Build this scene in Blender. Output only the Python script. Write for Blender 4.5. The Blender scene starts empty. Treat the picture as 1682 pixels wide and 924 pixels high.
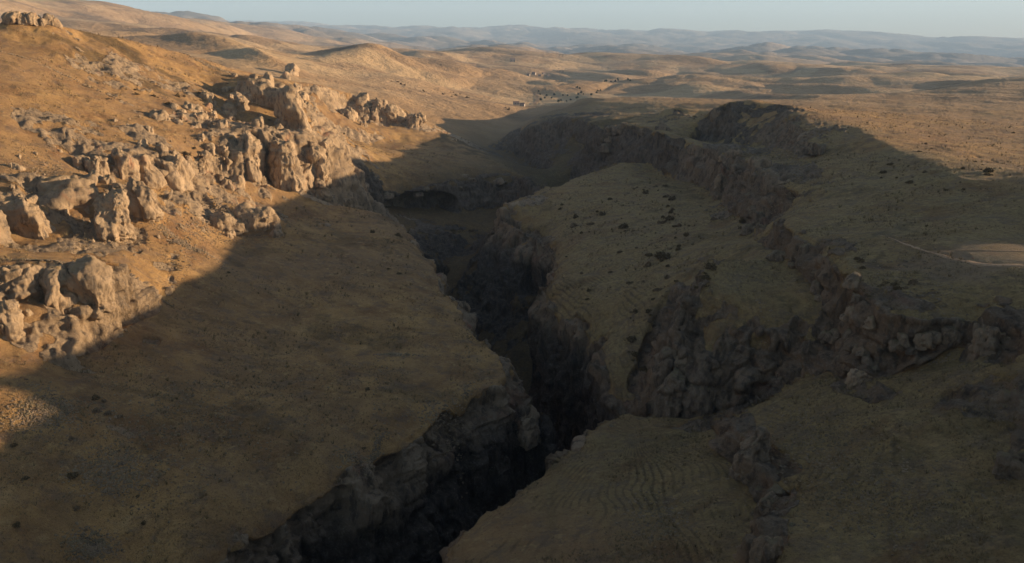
import bpy, bmesh, math, random, time
import numpy as np
from mathutils import Vector, Matrix
T0 = time.time()
random.seed(7)
rng = np.random.default_rng(7)
R = math.radians
# ------------------------------------------------------------------ camera, world, sun, exposure
F_PX, PITCH = 1200.0, 17.1            # focal length in photo pixels, downward tilt
SUN_AZ, SUN_EL = 79.0, 7.0            # azimuth from +Y towards +X, elevation
sc = bpy.context.scene
cam_d = bpy.data.cameras.new('camera'); cam = bpy.data.objects.new('camera', cam_d)
sc.collection.objects.link(cam); sc.camera = cam
cam_d.sensor_width = 36.0; cam_d.lens = 36.0*F_PX/1682.0
cam_d.clip_start = 0.5; cam_d.clip_end = 120000
cam.location = (0, 0, 0); cam.rotation_euler = (R(90-PITCH), 0, 0)
W = bpy.data.worlds.new('World'); sc.world = W; W.use_nodes = True
nt = W.node_tree; bg = nt.nodes['Background']
sky = nt.nodes.new('ShaderNodeTexSky'); sky.sky_type = 'NISHITA'; sky.sun_disc = False
sky.sun_elevation = R(SUN_EL); sky.sun_rotation = R(SUN_AZ); sky.altitude = 1200
sky.air_density = 1.0; sky.dust_density = 2.2; sky.ozone_density = 1.8
tint = nt.nodes.new('ShaderNodeMix'); tint.data_type = 'RGBA'; tint.blend_type = 'MULTIPLY'; tint.inputs['Factor'].default_value = 1; tint.inputs['B'].default_value = (.98, .97, 1.07, 1)
nt.links.new(sky.outputs[0], tint.inputs['A']); nt.links.new(tint.outputs[2], bg.inputs[0]); bg.inputs[1].default_value = 0.05
sd = bpy.data.lights.new('sun', 'SUN'); sd.energy = 5.0; sd.angle = R(0.5); sd.color = (1.0, 0.77, 0.53)
so = bpy.data.objects.new('sun', sd); sc.collection.objects.link(so)
SV = Vector((math.sin(R(SUN_AZ))*math.cos(R(SUN_EL)), math.cos(R(SUN_AZ))*math.cos(R(SUN_EL)), math.sin(R(SUN_EL))))
so.rotation_euler = SV.to_track_quat('Z', 'Y').to_euler(); so.location = (200, 0, 200)
sc.view_settings.view_transform = 'Standard'; sc.view_settings.look = 'None'
sc.view_settings.exposure = 1.85; sc.view_settings.gamma = 1.0
sc.cycles.max_bounces = 4; sc.cycles.diffuse_bounces = 2; sc.cycles.volume_bounces = 0

# ------------------------------------------------------------------ terrain survey: image rays turned into places
CP, SP = math.cos(R(PITCH)), math.sin(R(PITCH))
def ray(px, py):
    u = (px-841.0)/F_PX; v = -(py-462.0)/F_PX
    return u, CP+v*SP, -SP+v*CP
def pz(px, py, z):
    x, y, d = ray(px, py); s = z/d; return (x*s, y*s, z)
def ps(px, py, s):
    x, y, d = ray(px, py); return (x*s, y*s, d*s)
LINES = []      # polylines of world points that the ground passes through
def LZ(*p): L = [pz(*q) for q in p]; LINES.append(L); return L
def LS(*p): L = [ps(q[0], q[1], q[2]*(1.5 if q[2] >= 8000 else 1)) for q in p]; LINES.append(L); return L
def LW(*p): LINES.append(list(p)); return list(p)
def offset(L, d, z, skip=0):
    """a copy of a plan polyline pushed d metres to its right-hand side, at height z (number, or list)"""
    a = np.array([q[:2] for q in L], float); n = len(a)
    t = np.zeros_like(a); t[1:-1] = a[2:]-a[:-2]; t[0] = a[1]-a[0]; t[-1] = a[-1]-a[-2]
    t /= np.linalg.norm(t, axis=1, keepdims=True)
    dd = np.array(d if np.ndim(d) else [d]*n, float)[:, None]
    b = a + np.stack([t[:, 1], -t[:, 0]], 1)*dd
    zz = z if np.ndim(z) else [z]*n
    o = [(float(b[i, 0]), float(b[i, 1]), float(zz[i])) for i in range(n)]
    LINES.append(o); return o
# --- inner gorge, left rim (grass edge) and its rock shoulder
rimL = LW((-190, -120, -116), (-140, 0, -116), (-105, 80, -116), *[pz(*q) for q in [(340, 915, -117), (500, 840, -119), (620, 762, -120), (687, 725, -121), (775, 678, -122), (838, 634, -123)]])
shL = LW((-180, -124, -124), (-130, -5, -124), (-96, 75, -124), *[pz(*q) for q in [(420, 930, -123.5), (520, 885, -125.5), (640, 812, -128.5), (700, 776, -130), (790, 720, -131), (850, 684, -132)]], pz(884, 682, -133.5), pz(896, 716, -138))
offset(shL[:-1], 6, -198)
rimL2 = LZ((838, 634, -123), (826, 600, -122), (800, 575, -121), (772, 545, -121), (765, 520, -120), (745, 500, -120), (728, 478, -119), (715, 440, -118), (700, 420, -117), (680, 390, -116), (650, 365, -115), (615, 347, -113.5))
offset(rimL2[1:], [7, 6, 5, 5, 5, 5, 5, 5, 5, 5, 5], [-200, -200, -200, -198, -196, -194, -190, -184, -176, -164, -146])
# --- right side of the inner gorge
rimR = LW((-135, -130, -108), (-90, 0, -108), (-50, 85, -110), *[pz(*q) for q in [(691, 924, -112), (738, 882, -113), (801, 842, -114.5), (838, 822, -115), (875, 792, -116), (902, 775, -117), (952, 752, -118.5), (989, 728, -120), (1013, 709, -123), (1036, 704, -129)]])
offset(rimR[:-1], -6, -198)
rimR2 = LZ((1016, 688, -131), (998, 650, -128), (990, 620, -125), (983, 595, -124), (973, 565, -124), (956, 545, -124), (922, 525, -124), (896, 498, -123), (885, 484, -122), (902, 471, -122), (909, 434, -122), (903, 412, -121))
offset(rimR2, [-4, -5, -5, -5, -5, -5, -6, -7, -8, -6, -6, -5], [-170, -196, -200, -200, -200, -200, -198, -196, -194, -190, -182, -168])
spur = LZ((903, 412, -121), (885, 392, -127), (845, 387, -131), (808, 388, -134))
offset(spur, -6, [-150, -176, -184, -188])
prom = LZ((903, 405, -119), (880, 385, -118), (850, 372, -116), (826, 356, -114), (818, 344, -112))
offset(prom[1:], -6, [-124, -127, -128, -128])
promcrest = LZ((818, 344, -112), (860, 326, -110), (900, 308, -107), (960, 284, -100), (1020, 265, -92), (1050, 262, -90))
offset(promcrest[:-1], -10, [-130, -130, -130, -126, -120])
# floors
LW((-165, -120, -190), (-112, 0, -189), (-75, 80, -188), (-45, 145, -204), (-15, 200, -206), (12, 225, -206), (20, 262, -208), (12, 300, -209), (-2, 350, -210), (-18, 410, -206), (-38, 470, -192), (-60, 525, -168), (-40, 580, -150), (0, 640, -140), (40, 700, -138), (70, 780, -136))
LS((900, 296, 830), (850, 262, 930), (800, 240, 1010), (830, 222, 1130), (862, 200, 1300), (868, 180, 1500), (870, 165, 1750), (888, 152, 2150), (885, 143, 2500), (860, 132, 3000))
# cave wall below the lobe
cavetop = LZ((606, 322, -112), (660, 312, -112), (700, 305, -111), (745, 298, -110), (790, 290, -109.5), (835, 287, -109.5), (868, 296, -110), (886, 304, -111))
cavebase = LS((598, 352, 604), (650, 350, 632), (700, 350, 648), (750, 350, 664), (795, 346, 686), (845, 340, 690), (880, 330, 672))
LS((650, 372, 590), (700, 385, 595), (760, 385, 600)); LS((690, 410, 560), (740, 430, 565), (790, 430, 565))
# --- left hillside
LS((0, 28, 505), (40, 32, 510), (90, 40, 520), (140, 50, 545), (200, 62, 575), (240, 72, 600), (300, 90, 640), (350, 103, 680), (400, 115, 720), (460, 128, 760), (520, 138, 800), (580, 150, 850), (640, 165, 880), (690, 195, 900), (720, 215, 890), (760, 236, 850), (800, 258, 780), (850, 283, 705), (885, 303, 662))
for x, col in {0: [(60, 456), (100, 441), (150, 396), (200, 374), (260, 335), (410, 272), (575, 200), (665, 198), (750, 176), (924, 150)],
               200: [(100, 545), (150, 500), (200, 440), (375, 322), (400, 304), (450, 285), (650, 219), (800, 187), (924, 168)],
               400: [(316, 440), (395, 408), (450, 366), (550, 300), (650, 252), (800, 205)],
               550: [(200, 660), (400, 440), (500, 345), (600, 284), (700, 241)],
               700: [(500, 362), (600, 293), (680, 256)],
               620: [(230, 800), (270, 690), (300, 660)], 700.5: [(235, 830), (270, 720), (290, 680)], 790: [(275, 710)]}.items():
    for y, s in col: LS((x, y, s))
for y, a, b, c in ((250, 400, 500, 0), (300, 360, 450, 0), (450, 278, 360, 0), (550, 240, 296, 284)):
    pass
# rock prow at the corner of the hillside (shaded)
prow = LS((548, 252, 565), (580, 275, 582), (600, 300, 592), (608, 320, 610))
LS((450, 325, 505), (485, 322, 510), (520, 342, 522), (570, 350, 550), (598, 352, 575))
LS((560, 245, 740), (600, 240, 780), (660, 232, 820))
LS((560, 212, 760), (640, 210, 830), (700, 210, 870))
# --- near ridge below right, its ledge and the bench above
LZ((1013, 709, -123), (1060, 730, -122.5), (1110, 730, -121), (1160, 724, -115), (1200, 712, -107))
for q in ((850, 924, -107), (1000, 924, -101), (1120, 924, -97), (1215, 924, -93.5), (900, 850, -110), (1000, 850, -107), (1100, 850, -102.5), (1200, 850, -98), (1000, 780, -114), (1100, 780, -109.5), (1180, 770, -105)): LZ(q)
ledge = LZ((1212, 703, -99), (1216, 722, -97), (1225, 745, -95), (1262, 765, -92), (1290, 792, -89.5), (1282, 830, -88), (1270, 870, -86), (1245, 905, -85), (1235, 930, -84), (1200, 1050, -82))
LZ((1198, 722, -106), (1200, 765, -103.5), (1240, 795, -99), (1262, 812, -97), (1252, 850, -95.5), (1240, 885, -93.5), (1222, 915, -92), (1212, 935, -91), (1170, 1050, -88))
LZ((1212, 700, -98), (1280, 672, -93), (1340, 655, -89), (1400, 637, -85.5), (1490, 614, -80), (1560, 598, -77), (1620, 590, -73))
for q in ((1400, 924, -79), (1682, 924, -71), (1682, 800, -70.5), (1682, 700, -69), (1500, 700, -78), (1400, 800, -82), (1500, 800, -77.5), (1350, 720, -89), (1560, 924, -75), (1620, 650, -70.5), (1560, 640, -76)): LZ(q)
# --- plateau cliff, near part (top, base)
LZ((1700, 540, -61), (1682, 545, -61.5), (1640, 520, -63), (1615, 505, -65), (1590, 522, -67.5), (1560, 532, -69), (1500, 528, -68), (1470, 515, -66.5), (1430, 500, -66), (1405, 478, -66), (1380, 455, -66), (1360, 430, -66), (1335, 405, -66), (1310, 388, -66), (1290, 378, -66), (1275, 368, -66), (1300, 350, -64.5), (1330, 338, -63), (1362, 325, -61.5), (1345, 308, -61), (1315, 304, -61.5), (1290, 300, -62), (1260, 285, -64), (1225, 262, -66), (1200, 251, -67.5), (1182, 250, -68))
LZ((1700, 610, -66.5), (1660, 610, -68), (1615, 590, -70.5), (1580, 570, -73.5), (1550, 578, -75.5), (1490, 606, -80), (1430, 631, -85.5), (1385, 632, -92), (1376, 590, -88), (1366, 555, -85), (1355, 520, -82), (1336, 482, -78.5), (1312, 455, -76.5), (1290, 430, -75), (1270, 420, -76), (1250, 408, -80), (1225, 390, -86), (1215, 370, -89), (1200, 350, -92.5), (1185, 335, -95.5), (1168, 320, -99))
LZ((1180, 250, -68), (1172, 262, -73), (1166, 285, -84))
LZ((1240, 412, -77), (1300, 480, -80), (1320, 560, -88.5), (1335, 620, -96), (1290, 655, -103), (1240, 674, -111), (1170, 702, -120), (1110, 721, -127), (1060, 716, -130.5), (1036, 704, -131))
# rock mass between gully and grass slope
LZ((1062, 700, -128), (1058, 672, -122), (1066, 640, -115), (1085, 615, -107), (1100, 596, -103), (1130, 540, -92), (1146, 500, -86), (1155, 460, -80.5), (1165, 439, -78), (1190, 441, -78), (1210, 446, -79))
LZ((1210, 446, -79), (1240, 482, -82), (1228, 520, -86), (1218, 552, -91), (1245, 580, -95), (1256, 615, -100), (1240, 645, -107))
LZ((1218, 552, -91), (1190, 570, -95), (1165, 610, -102), (1175, 650, -111))
LZ((1035, 700, -131), (1045, 650, -128.5), (1060, 600, -122), (1080, 540, -112.5), (1120, 480, -101), (1160, 430, -91), (1210, 400, -85.5))
# --- middle slope on the right
for q in ((900, 350, 540), (900, 400, 475), (1000, 300, 600), (1000, 350, 500), (1000, 400, 440), (1000, 450, 390), (1000, 500, 350), (1000, 560, 320), (1100, 305, 585), (1100, 350, 485), (1100, 400, 415), (1100, 450, 362), (1060, 520, 328), (1150, 350, 470), (1150, 400, 390), (1020, 620, 300)): LS(q)
# --- middle cliffs
LS((987, 203, 765), (1030, 204, 735), (1060, 207, 700), (1090, 215, 655), (1130, 226, 616), (1150, 236, 592), (1170, 246, 570), (1182, 250, 552))
LS((985, 272, 754), (1020, 268, 714), (1060, 270, 682), (1095, 290, 630), (1130, 301, 596), (1162, 320, 551))
LS((985, 272, 758), (984, 262, 800), (960, 240, 850), (920, 226, 880), (880, 224, 895), (866, 226, 900))
LS((987, 203, 760), (978, 200, 810), (950, 192, 870), (905, 192, 900), (870, 203, 905), (865, 212, 915))
LS((866, 212, 930), (875, 195, 1010), (905, 183, 1100), (960, 176, 1050))
LS((900, 258, 850), (930, 275, 800))
LS((1000, 194, 830), (1060, 188, 850), (1080, 198, 800)); LS((1085, 190, 790), (1098, 178, 795), (1115, 174, 800), (1140, 178, 790), (1152, 190, 775))
# upper tier
LS((1160, 186, 700), (1188, 169, 672), (1202, 164, 667), (1235, 163, 670), (1265, 166, 668), (1290, 172, 635), (1318, 198, 530), (1345, 240, 448))
LS((1150, 235, 690), (1180, 240, 650), (1225, 243, 610), (1262, 240, 570), (1295, 250, 498), (1330, 275, 430))
LS((1180, 248, 560), (1225, 254, 560), (1262, 256, 520), (1290, 275, 440))
# plateau
for q in ((1400, 350, 300), (1500, 400, 240), (1600, 415, 223), (1560, 402, 229), (1650, 425, 217), (1660, 405, 231), (1700, 415, 226), (1700, 440, 209), (1550, 470, 210), (1450, 300, 340), (1350, 262, 405), (1700, 390, 243), (1650, 370, 243)): LS(q)
LS((1800, 352, 245), (1682, 320, 275), (1570, 280, 325), (1450, 230, 425), (1380, 200, 520), (1310, 172, 640))
for q in ((1682, 250, 462), (1682, 200, 745), (1550, 200, 750), (1450, 165, 960), (1400, 180, 700), (1600, 165, 1060), (1560, 240, 520)): LS(q)
LS((1800, 143, 1250), (1682, 142, 1300), (1500, 139, 1400), (1355, 157, 1050))
# --- beyond
LS((1355, 157, 1050), (1300, 143, 1350), (1235, 131, 1700), (1130, 127, 2150), (1030, 123, 2600), (960, 127, 2800))
LS((1330, 161, 1070), (1262, 158, 1320), (1180, 150, 1700), (1080, 144, 2100), (990, 139, 2420), (930, 142, 2550)); LS((1200, 163, 1180), (1050, 161, 1350), (950, 160, 1500))
LS((1190, 170, 900), (1100, 168, 980), (960, 165, 1050)); LS((1180, 165, 1020), (1050, 163, 1120), (950, 163, 1150))
LS((1500, 140, 1700), (1400, 142, 1800), (1300, 137, 2200))
LS((940, 154, 1800), (1010, 152, 1850), (1100, 154, 1650))
LS((960, 118, 4200), (1100, 112, 4600), (1250, 116, 4300), (1400, 122, 4000))
LS((900, 160, 1750), (905, 140, 2300), (915, 125, 3000))
for q in ((720, 200, 1120), (780, 210, 1060), (850, 203, 1080), (700, 190, 1150), (760, 188, 1200), (820, 185, 1280), (845, 180, 1400)): LS(q)
LS((640, 180, 1050), (700, 172, 1250), (780, 170, 1400), (840, 172, 1450)); LS((600, 155, 1150), (680, 163, 1300), (760, 160, 1500), (820, 165, 1560))
LS((670, 148, 1500), (720, 156, 1560), (780, 163, 1650)); LS((670, 133, 1560), (700, 128, 1650), (740, 135, 1720), (800, 156, 1780))
LS((480, 110, 1500), (520, 130, 1300), (560, 142, 1200)); LS((570, 100, 1800), (590, 118, 1700), (600, 135, 1550)); LS((500, 105, 1900), (520, 95, 2300))
LS((640, 105, 2600), (700, 112, 2500), (780, 132, 2400), (830, 150, 2300)); LS((620, 120, 2000), (700, 125, 1950), (780, 145, 2000))
LS((236, 70, 1450), (262, 50, 1500), (290, 43, 1520), (330, 47, 1480), (360, 58, 1450), (420, 84, 1350), (450, 100, 1250)); LS((230, 72, 1440), (244, 80, 1440), (270, 85, 1435), (310, 92, 1395), (350, 99, 1330), (390, 106, 1250)); LS((236, 72, 1700), (250, 60, 1900), (330, 66, 2200), (430, 88, 1900))
for q in ((500, 100, 3000), (600, 92, 4500), (700, 102, 4200), (700, 85, 9000), (800, 110, 3500), (300, 75, 3000), (150, 48, 3000), (200, 40, 3800), (60, 25, 3000), (400, 70, 3500), (500, 75, 6000), (860, 122, 3600), (850, 100, 6000), (950, 105, 6500), (1050, 112, 6500)): LS(q)
LS((-200, -40, 6000), (0, -18, 6000), (100, 0, 6000), (160, 6, 6000), (200, 14, 5600), (250, 26, 5200), (320, 38, 5000)); LS((330, 40, 9000), (360, 32, 9000), (392, 24, 9000), (420, 34, 9000), (450, 44, 8500), (520, 55, 8000))
LS((-800, 55, 20000), (100, 36, 20000), (500, 37, 20000), (560, 43, 20000), (620, 50, 20000), (700, 45, 20000), (800, 44, 20000), (900, 43, 20000), (950, 46, 20000), (1030, 52, 20000), (1080, 51, 21000), (1130, 50, 20000), (1180, 47, 20000), (1240, 45, 19000), (1300, 43, 19000), (1345, 43, 19000), (1400, 47, 19000), (1500, 54, 19000), (1560, 61, 19000), (1620, 68, 19000), (1682, 70, 19000), (2400, 74, 19000))
LS((560, 68, 12000), (700, 68, 13000), (900, 74, 14000), (1100, 78, 14000), (1400, 78, 14500), (1700, 86, 14500)); LS((1700, 112, 11000), (1500, 106, 11500), (1300, 105, 11500), (1200, 100, 11500))
LS((1700, 150, 5000), (1500, 130, 6000), (1400, 124, 6500), (1250, 112, 7500)); LS((1080, 108, 6800), (1105, 95, 7000), (1130, 87, 7100), (1160, 96, 7000), (1185, 108, 6800)); LS((780, 90, 6300), (810, 82, 6500), (840, 92, 6300)); LS((870, 84, 8800), (905, 68, 9000), (940, 84, 8800))
# ridges running away on the left, each with a steep western side
LS((556, 122, 1750), (566, 106, 1850), (588, 93, 2000), (612, 88, 2300)); LS((548, 120, 1750), (556, 104, 1900), (570, 92, 2100))
LS((606, 136, 1500), (628, 122, 1600), (640, 110, 1800), (668, 104, 2100)); LS((600, 137, 1500), (606, 126, 1650), (612, 112, 1850))
LS((700, 96, 3300), (730, 90, 3600), (760, 96, 3700)); LS((780, 120, 2400), (806, 108, 2700), (840, 112, 2900)); LS((770, 119, 2500), (786, 108, 2900))
LS((430, 112, 1500), (470, 103, 1600), (520, 108, 1650)); LS((428, 118, 1400), (450, 121, 1350))
LS((330, 44, 3600), (345, 40, 3700), (370, 52, 3500)); LS((590, 66, 6500), (604, 62, 6500), (625, 70, 6500)); LS((655, 84, 4500), (690, 74, 5000), (710, 82, 4800))
# --- the rock belts of the left hillside: foot and top of each step
LS((318, 302, 440), (345, 302, 452), (400, 296, 475), (470, 309, 498), (520, 302, 518), (548, 292, 540)); LS((322, 246, 462), (345, 238, 470), (400, 214, 492), (440, 212, 505), (466, 204, 512), (500, 212, 525), (540, 222, 545), (548, 252, 565))
LS((360, 200, 540), (400, 206, 552), (440, 208, 562), (485, 212, 560), (505, 205, 575)); LS((352, 160, 590), (378, 135, 612), (405, 123, 625), (440, 122, 628), (475, 136, 618), (500, 165, 608), (512, 190, 600))
LS((120, 278, 372), (160, 287, 376), (205, 290, 386), (240, 300, 396), (283, 305, 408), (312, 303, 425)); LS((120, 256, 385), (160, 249, 388), (205, 241, 398), (240, 243, 408), (283, 247, 420), (312, 250, 440))
LS((-60, 400, 285), (5, 392, 293), (60, 388, 302), (110, 360, 322), (150, 352, 332), (215, 350, 338), (255, 348, 345)); LS((-60, 300, 315), (5, 300, 318), (60, 284, 328), (110, 278, 345), (150, 284, 352), (215, 302, 352), (255, 310, 362))
LS((-80, 560, 212), (0, 538, 220), (60, 514, 231), (110, 508, 236), (165, 494, 243), (200, 470, 255)); LS((-80, 450, 235), (0, 432, 243), (60, 428, 250), (110, 428, 252), (165, 428, 256), (200, 430, 264))
LS((345, 384, 398), (400, 386, 406), (450, 382, 414)); LS((345, 352, 410), (400, 338, 418), (440, 334, 424), (458, 352, 428))
LS((560, 196, 805), (600, 203, 848), (650, 208, 858), (695, 208, 872)); LS((560, 174, 830), (600, 164, 868), (650, 170, 875), (685, 185, 885))
LS((455, 335, 480), (430, 360, 446)); LS((300, 470, 312), (285, 490, 300), (240, 525, 268), (170, 575, 242), (90, 600, 222), (30, 622, 203)); LW((184, 240, -58), (184, 228, -59.5), (184, 219, -59.5), (184, 207, -58.5)); LW((205, 236, -54), (207, 222, -54))
# --- the parts of the land outside the frame
LW((26000, 26000, 900), (34000, 9000, 400), (30000, -12000, 300), (0, -26000, 300), (-24000, -6000, 500), (-20000, 16000, 900))
for q in ((-330, 250, 12), (-300, 100, -20), (-260, 0, -45), (-420, 0, 10), (-500, 300, 55), (-600, -200, 20), (-300, -300, -70), (-100, -300, -112), (0, 0, -98), (0, -200, -95), (60, 50, -84), (90, 40, -75),
          (150, 80, -50), (165, -80, -48), (1500, 0, -60), (3000, -500, -140), (0, -1200, -60), (-1500, -500, 150), (-1500, 900, 120), (2500, 1600, -110), (5000, 3000, -200), (8000, 0, -250), (-6000, 0, 300), (0, -6000, 0)): LW(q)
RIGHT = dict(rdg=[(200, -60, -22), (205, 40, -16), (215, 120, -20), (225, 165, -28), (245, 190, -38)], sad=[(230, 230, -52), (330, 250, -50)], hum=[(232, 258, -35), (240, 285, -39), (245, 312, -48), (262, 335, -51), (300, 400, -52)])
for k in RIGHT.values(): LW(*k)
LW((420, -60, -30), (430, 60, -34), (440, 180, -44), (450, 260, -48), (480, 420, -56)); LW((120, 130, -64), (135, 165, -62), (150, 190, -58))
# ------------------------------------------------------------------ solve the ground: a membrane through the surveyed lines, on a log-polar grid
DT = 0.005; R0, R1 = 30.0, 42000.0
NT = int(round(2*math.pi/DT)); NT -= NT % 16; DT = 2*math.pi/NT
NR = int(math.log(R1/R0)/DT); NR -= NR % 16
def to_grid(x, y):
    th = np.arctan2(x, y); r = np.hypot(x, y)
    return (th+math.pi)/DT, np.log(np.maximum(r, R0)/R0)/DT
def solve():
    num = np.zeros((NR, NT)); den = np.zeros((NR, NT))
    for L in LINES:
        L = np.array(L, float)
        if len(L) == 1: pts = L
        else:
            seg = []
            for a, b in zip(L[:-1], L[1:]):
                ta, ra = to_grid(a[0], a[1]); tb, rb = to_grid(b[0], b[1])
                n = int(max(abs(tb-ta) if abs(tb-ta) < NT/2 else 40, abs(rb-ra)))*2+2
                f = np.linspace(0, 1, n)[:, None]; seg.append(a+(b-a)*f)
            pts = np.concatenate(seg)
        ti, ri = to_grid(pts[:, 0], pts[:, 1])
        ti = np.round(ti).astype(int) % NT; ri = np.clip(np.round(ri).astype(int), 0, NR-1)
        np.add.at(num, (ri, ti), pts[:, 2]); np.add.at(den, (ri, ti), 1)
    pyr = [(num, den)]
    for _ in range(4):
        a, b = pyr[-1]
        f = lambda m: m.reshape(m.shape[0]//2, 2, m.shape[1]//2, 2).sum((1, 3))
        pyr.append((f(a), f(b)))
    h = None
    for lev in range(4, -1, -1):
        a, b = pyr[lev]; m = b > 0; v = np.where(m, a/np.maximum(b, 1e-9), 0).astype(np.float32)
        if h is None: h = np.full(a.shape, v[m].mean(), np.float32); its = 1500
        else:
            h = np.repeat(np.repeat(h, 2, 0), 2, 1); its = (60, 90, 160, 300)[lev]
        h[m] = v[m]
        w = 1.6; free = ~m
        ii, jj = np.indices(h.shape); par = ((ii+jj) & 1).astype(bool)
        reds = free & par; blks = free & ~par
        for k in range(its):
            for mask in (reds, blks):
                p = np.empty_like(h)
                p[1:-1] = h[2:]+h[:-2]; p[0] = 2*h[1]; p[-1] = 2*h[-2]
                p[:, 1:-1] += h[:, 2:]+h[:, :-2]; p[:, 0] += h[:, 1]+h[:, -1]; p[:, -1] += h[:, 0]+h[:, -2]
                h += mask*(w if k < its-6 else 1.0)*(p*0.25-h)
    return h
H = solve()
def sst_(a, b, x): t = np.clip((x-a)/(b-a), 0, 1); return t*t*(3-2*t)
# soften the creases except where the ground is steep
def blur(a, n):
    for _ in range(n):
        p = np.pad(a, ((1, 1), (0, 0)), 'edge'); a = 0.25*p[:-2]+0.5*p[1:-1]+0.25*p[2:]
        a = 0.5*a+0.25*np.roll(a, 1, 1)+0.25*np.roll(a, -1, 1)
    return a
rr = (R0*np.exp(np.arange(NR)*DT)).astype(np.float32)[:, None]
def slope_of(h):
    gr = np.gradient(h, axis=0)/(rr*DT); gt = (np.roll(h, -1, 1)-np.roll(h, 1, 1))/(2*rr*DT)
    return np.hypot(gr, gt)
S0 = slope_of(H)
steep = np.clip((blur(S0, 1)-0.45)/0.5, 0, 1)
steepw = blur(steep, 3)
Hs = blur(H, 5)
H = H*steepw+Hs*(1-steepw); H = blur(H, 1)
farb = sst_(1300, 2600, rr); H = blur(H, 3); H = blur(H, 26)*farb+H*(1-farb)
Hc = blur(H.reshape(NR//4, 4, NT//4, 4).mean((1, 3)), 3); yy = np.clip((np.arange(NR)-1.5)/4, 0, NR//4-1.001); xx = (np.arange(NT)-1.5)/4; y0 = yy.astype(int); x0 = np.floor(xx).astype(int); fy = (yy-y0)[:, None]; fx = (xx-x0)[None]
Hc = (Hc[y0][:, x0 % (NT//4)]*(1-fx)+Hc[y0][:, (x0+1) % (NT//4)]*fx)*(1-fy)+(Hc[y0+1][:, x0 % (NT//4)]*(1-fx)+Hc[y0+1][:, (x0+1) % (NT//4)]*fx)*fy
farc_ = sst_(2600, 5200, rr); H = Hc*farc_+H*(1-farc_)
STEEP = blur(np.clip((slope_of(H)-0.62)/0.5, 0, 1), 1)
# finer solve of the part in view, from the same lines
FT, FRW = 0.98, 3400.0; DF = DT/2; ZOOM = 2
fi0, fi1 = int((math.pi-FT)/DT), int((math.pi+FT)/DT); fr1 = int(math.log(FRW/R0)/DT)
def fine():
    a = H[:fr1, fi0:fi1]; ny, nx = a.shape
    yy = np.clip((np.arange(ny*2)-.5)/2, 0, ny-1.001); xx = np.clip((np.arange(nx*2)-.5)/2, 0, nx-1.001)
    y0 = yy.astype(int); fy = (yy-y0)[:, None]; x0 = xx.astype(int); fx = (xx-x0)[None]
    h = ((a[y0][:, x0]*(1-fx)+a[y0][:, x0+1]*fx)*(1-fy)+(a[y0+1][:, x0]*(1-fx)+a[y0+1][:, x0+1]*fx)*fy).astype(np.float32)
    num = np.zeros(h.shape); den = np.zeros(h.shape)
    for L in LINES:
        L = np.array(L, float); 
        if len(L) == 1: continue
        seg = []
        for p, q in zip(L[:-1], L[1:]):
            ta, ra = to_grid(p[0], p[1]); tb, rb = to_grid(q[0], q[1])
            n = int(min(max(abs(tb-ta), abs(rb-ra)), 3000))*4+2; f = np.linspace(0, 1, n)[:, None]; seg.append(p+(q-p)*f)
        pts = np.concatenate(seg); ti, ri = to_grid(pts[:, 0], pts[:, 1])
        ti = np.round((ti-fi0)*2+.5).astype(int); ri = np.round(ri*2+.5).astype(int)
        k = (ti > 0) & (ti < h.shape[1]-1) & (ri > 0) & (ri < h.shape[0]-1) & (np.hypot(pts[:, 0], pts[:, 1]) < 1500)
        np.add.at(num, (ri[k], ti[k]), pts[k, 2]); np.add.at(den, (ri[k], ti[k]), 1)
    m = den > 0; v = (num/np.maximum(den, 1e-9)).astype(np.float32); h[m] = v[m]
    ii, jj = np.indices(h.shape); par = ((ii+jj) & 1).astype(bool); inner = np.zeros(h.shape, bool); inner[1:-1, 1:-1] = True
    for k in range(70):
        for mask in (inner & ~m & par, inner & ~m & ~par):
            p = np.zeros_like(h); p[1:-1, 1:-1] = h[2:, 1:-1]+h[:-2, 1:-1]+h[1:-1, 2:]+h[1:-1, :-2]
            h += mask*((1.5 if k < 60 else 1.0)*(p*.25-h))
    return h
def blurf(a, n):
    for _ in range(n):
        p = np.pad(a, 1, 'edge'); a = (p[:-2, 1:-1]+p[2:, 1:-1]+p[1:-1, :-2]+p[1:-1, 2:]+4*p[1:-1, 1:-1])/8
    return a
HF = fine()
rf = (R0*np.exp((np.arange(HF.shape[0])-.5)*DF)).astype(np.float32)[:, None]
def slf(h): return np.hypot(np.gradient(h, axis=0)/(rf*DF), np.gradient(h, axis=1)/(rf*DF))
stf = blurf(np.clip((blurf(slf(HF), 1)-.55)/.5, 0, 1), 3)
HF = HF*stf+blurf(HF, 14)*(1-stf); HF = blurf(HF, 1)
SF = blurf(np.clip((slf(HF)-.62)/.5, 0, 1), 2)
print('solve', round(time.time()-T0, 1))
def samp1(G, t, r):
    t0 = np.floor(t).astype(int); r0 = r.astype(int); ft = t-t0; fr = r-r0; t0 %= NT; t1 = (t0+1) % NT
    return (G[r0, t0]*(1-ft)+G[r0, t1]*ft)*(1-fr)+(G[r0+1, t0]*(1-ft)+G[r0+1, t1]*ft)*fr
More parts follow.
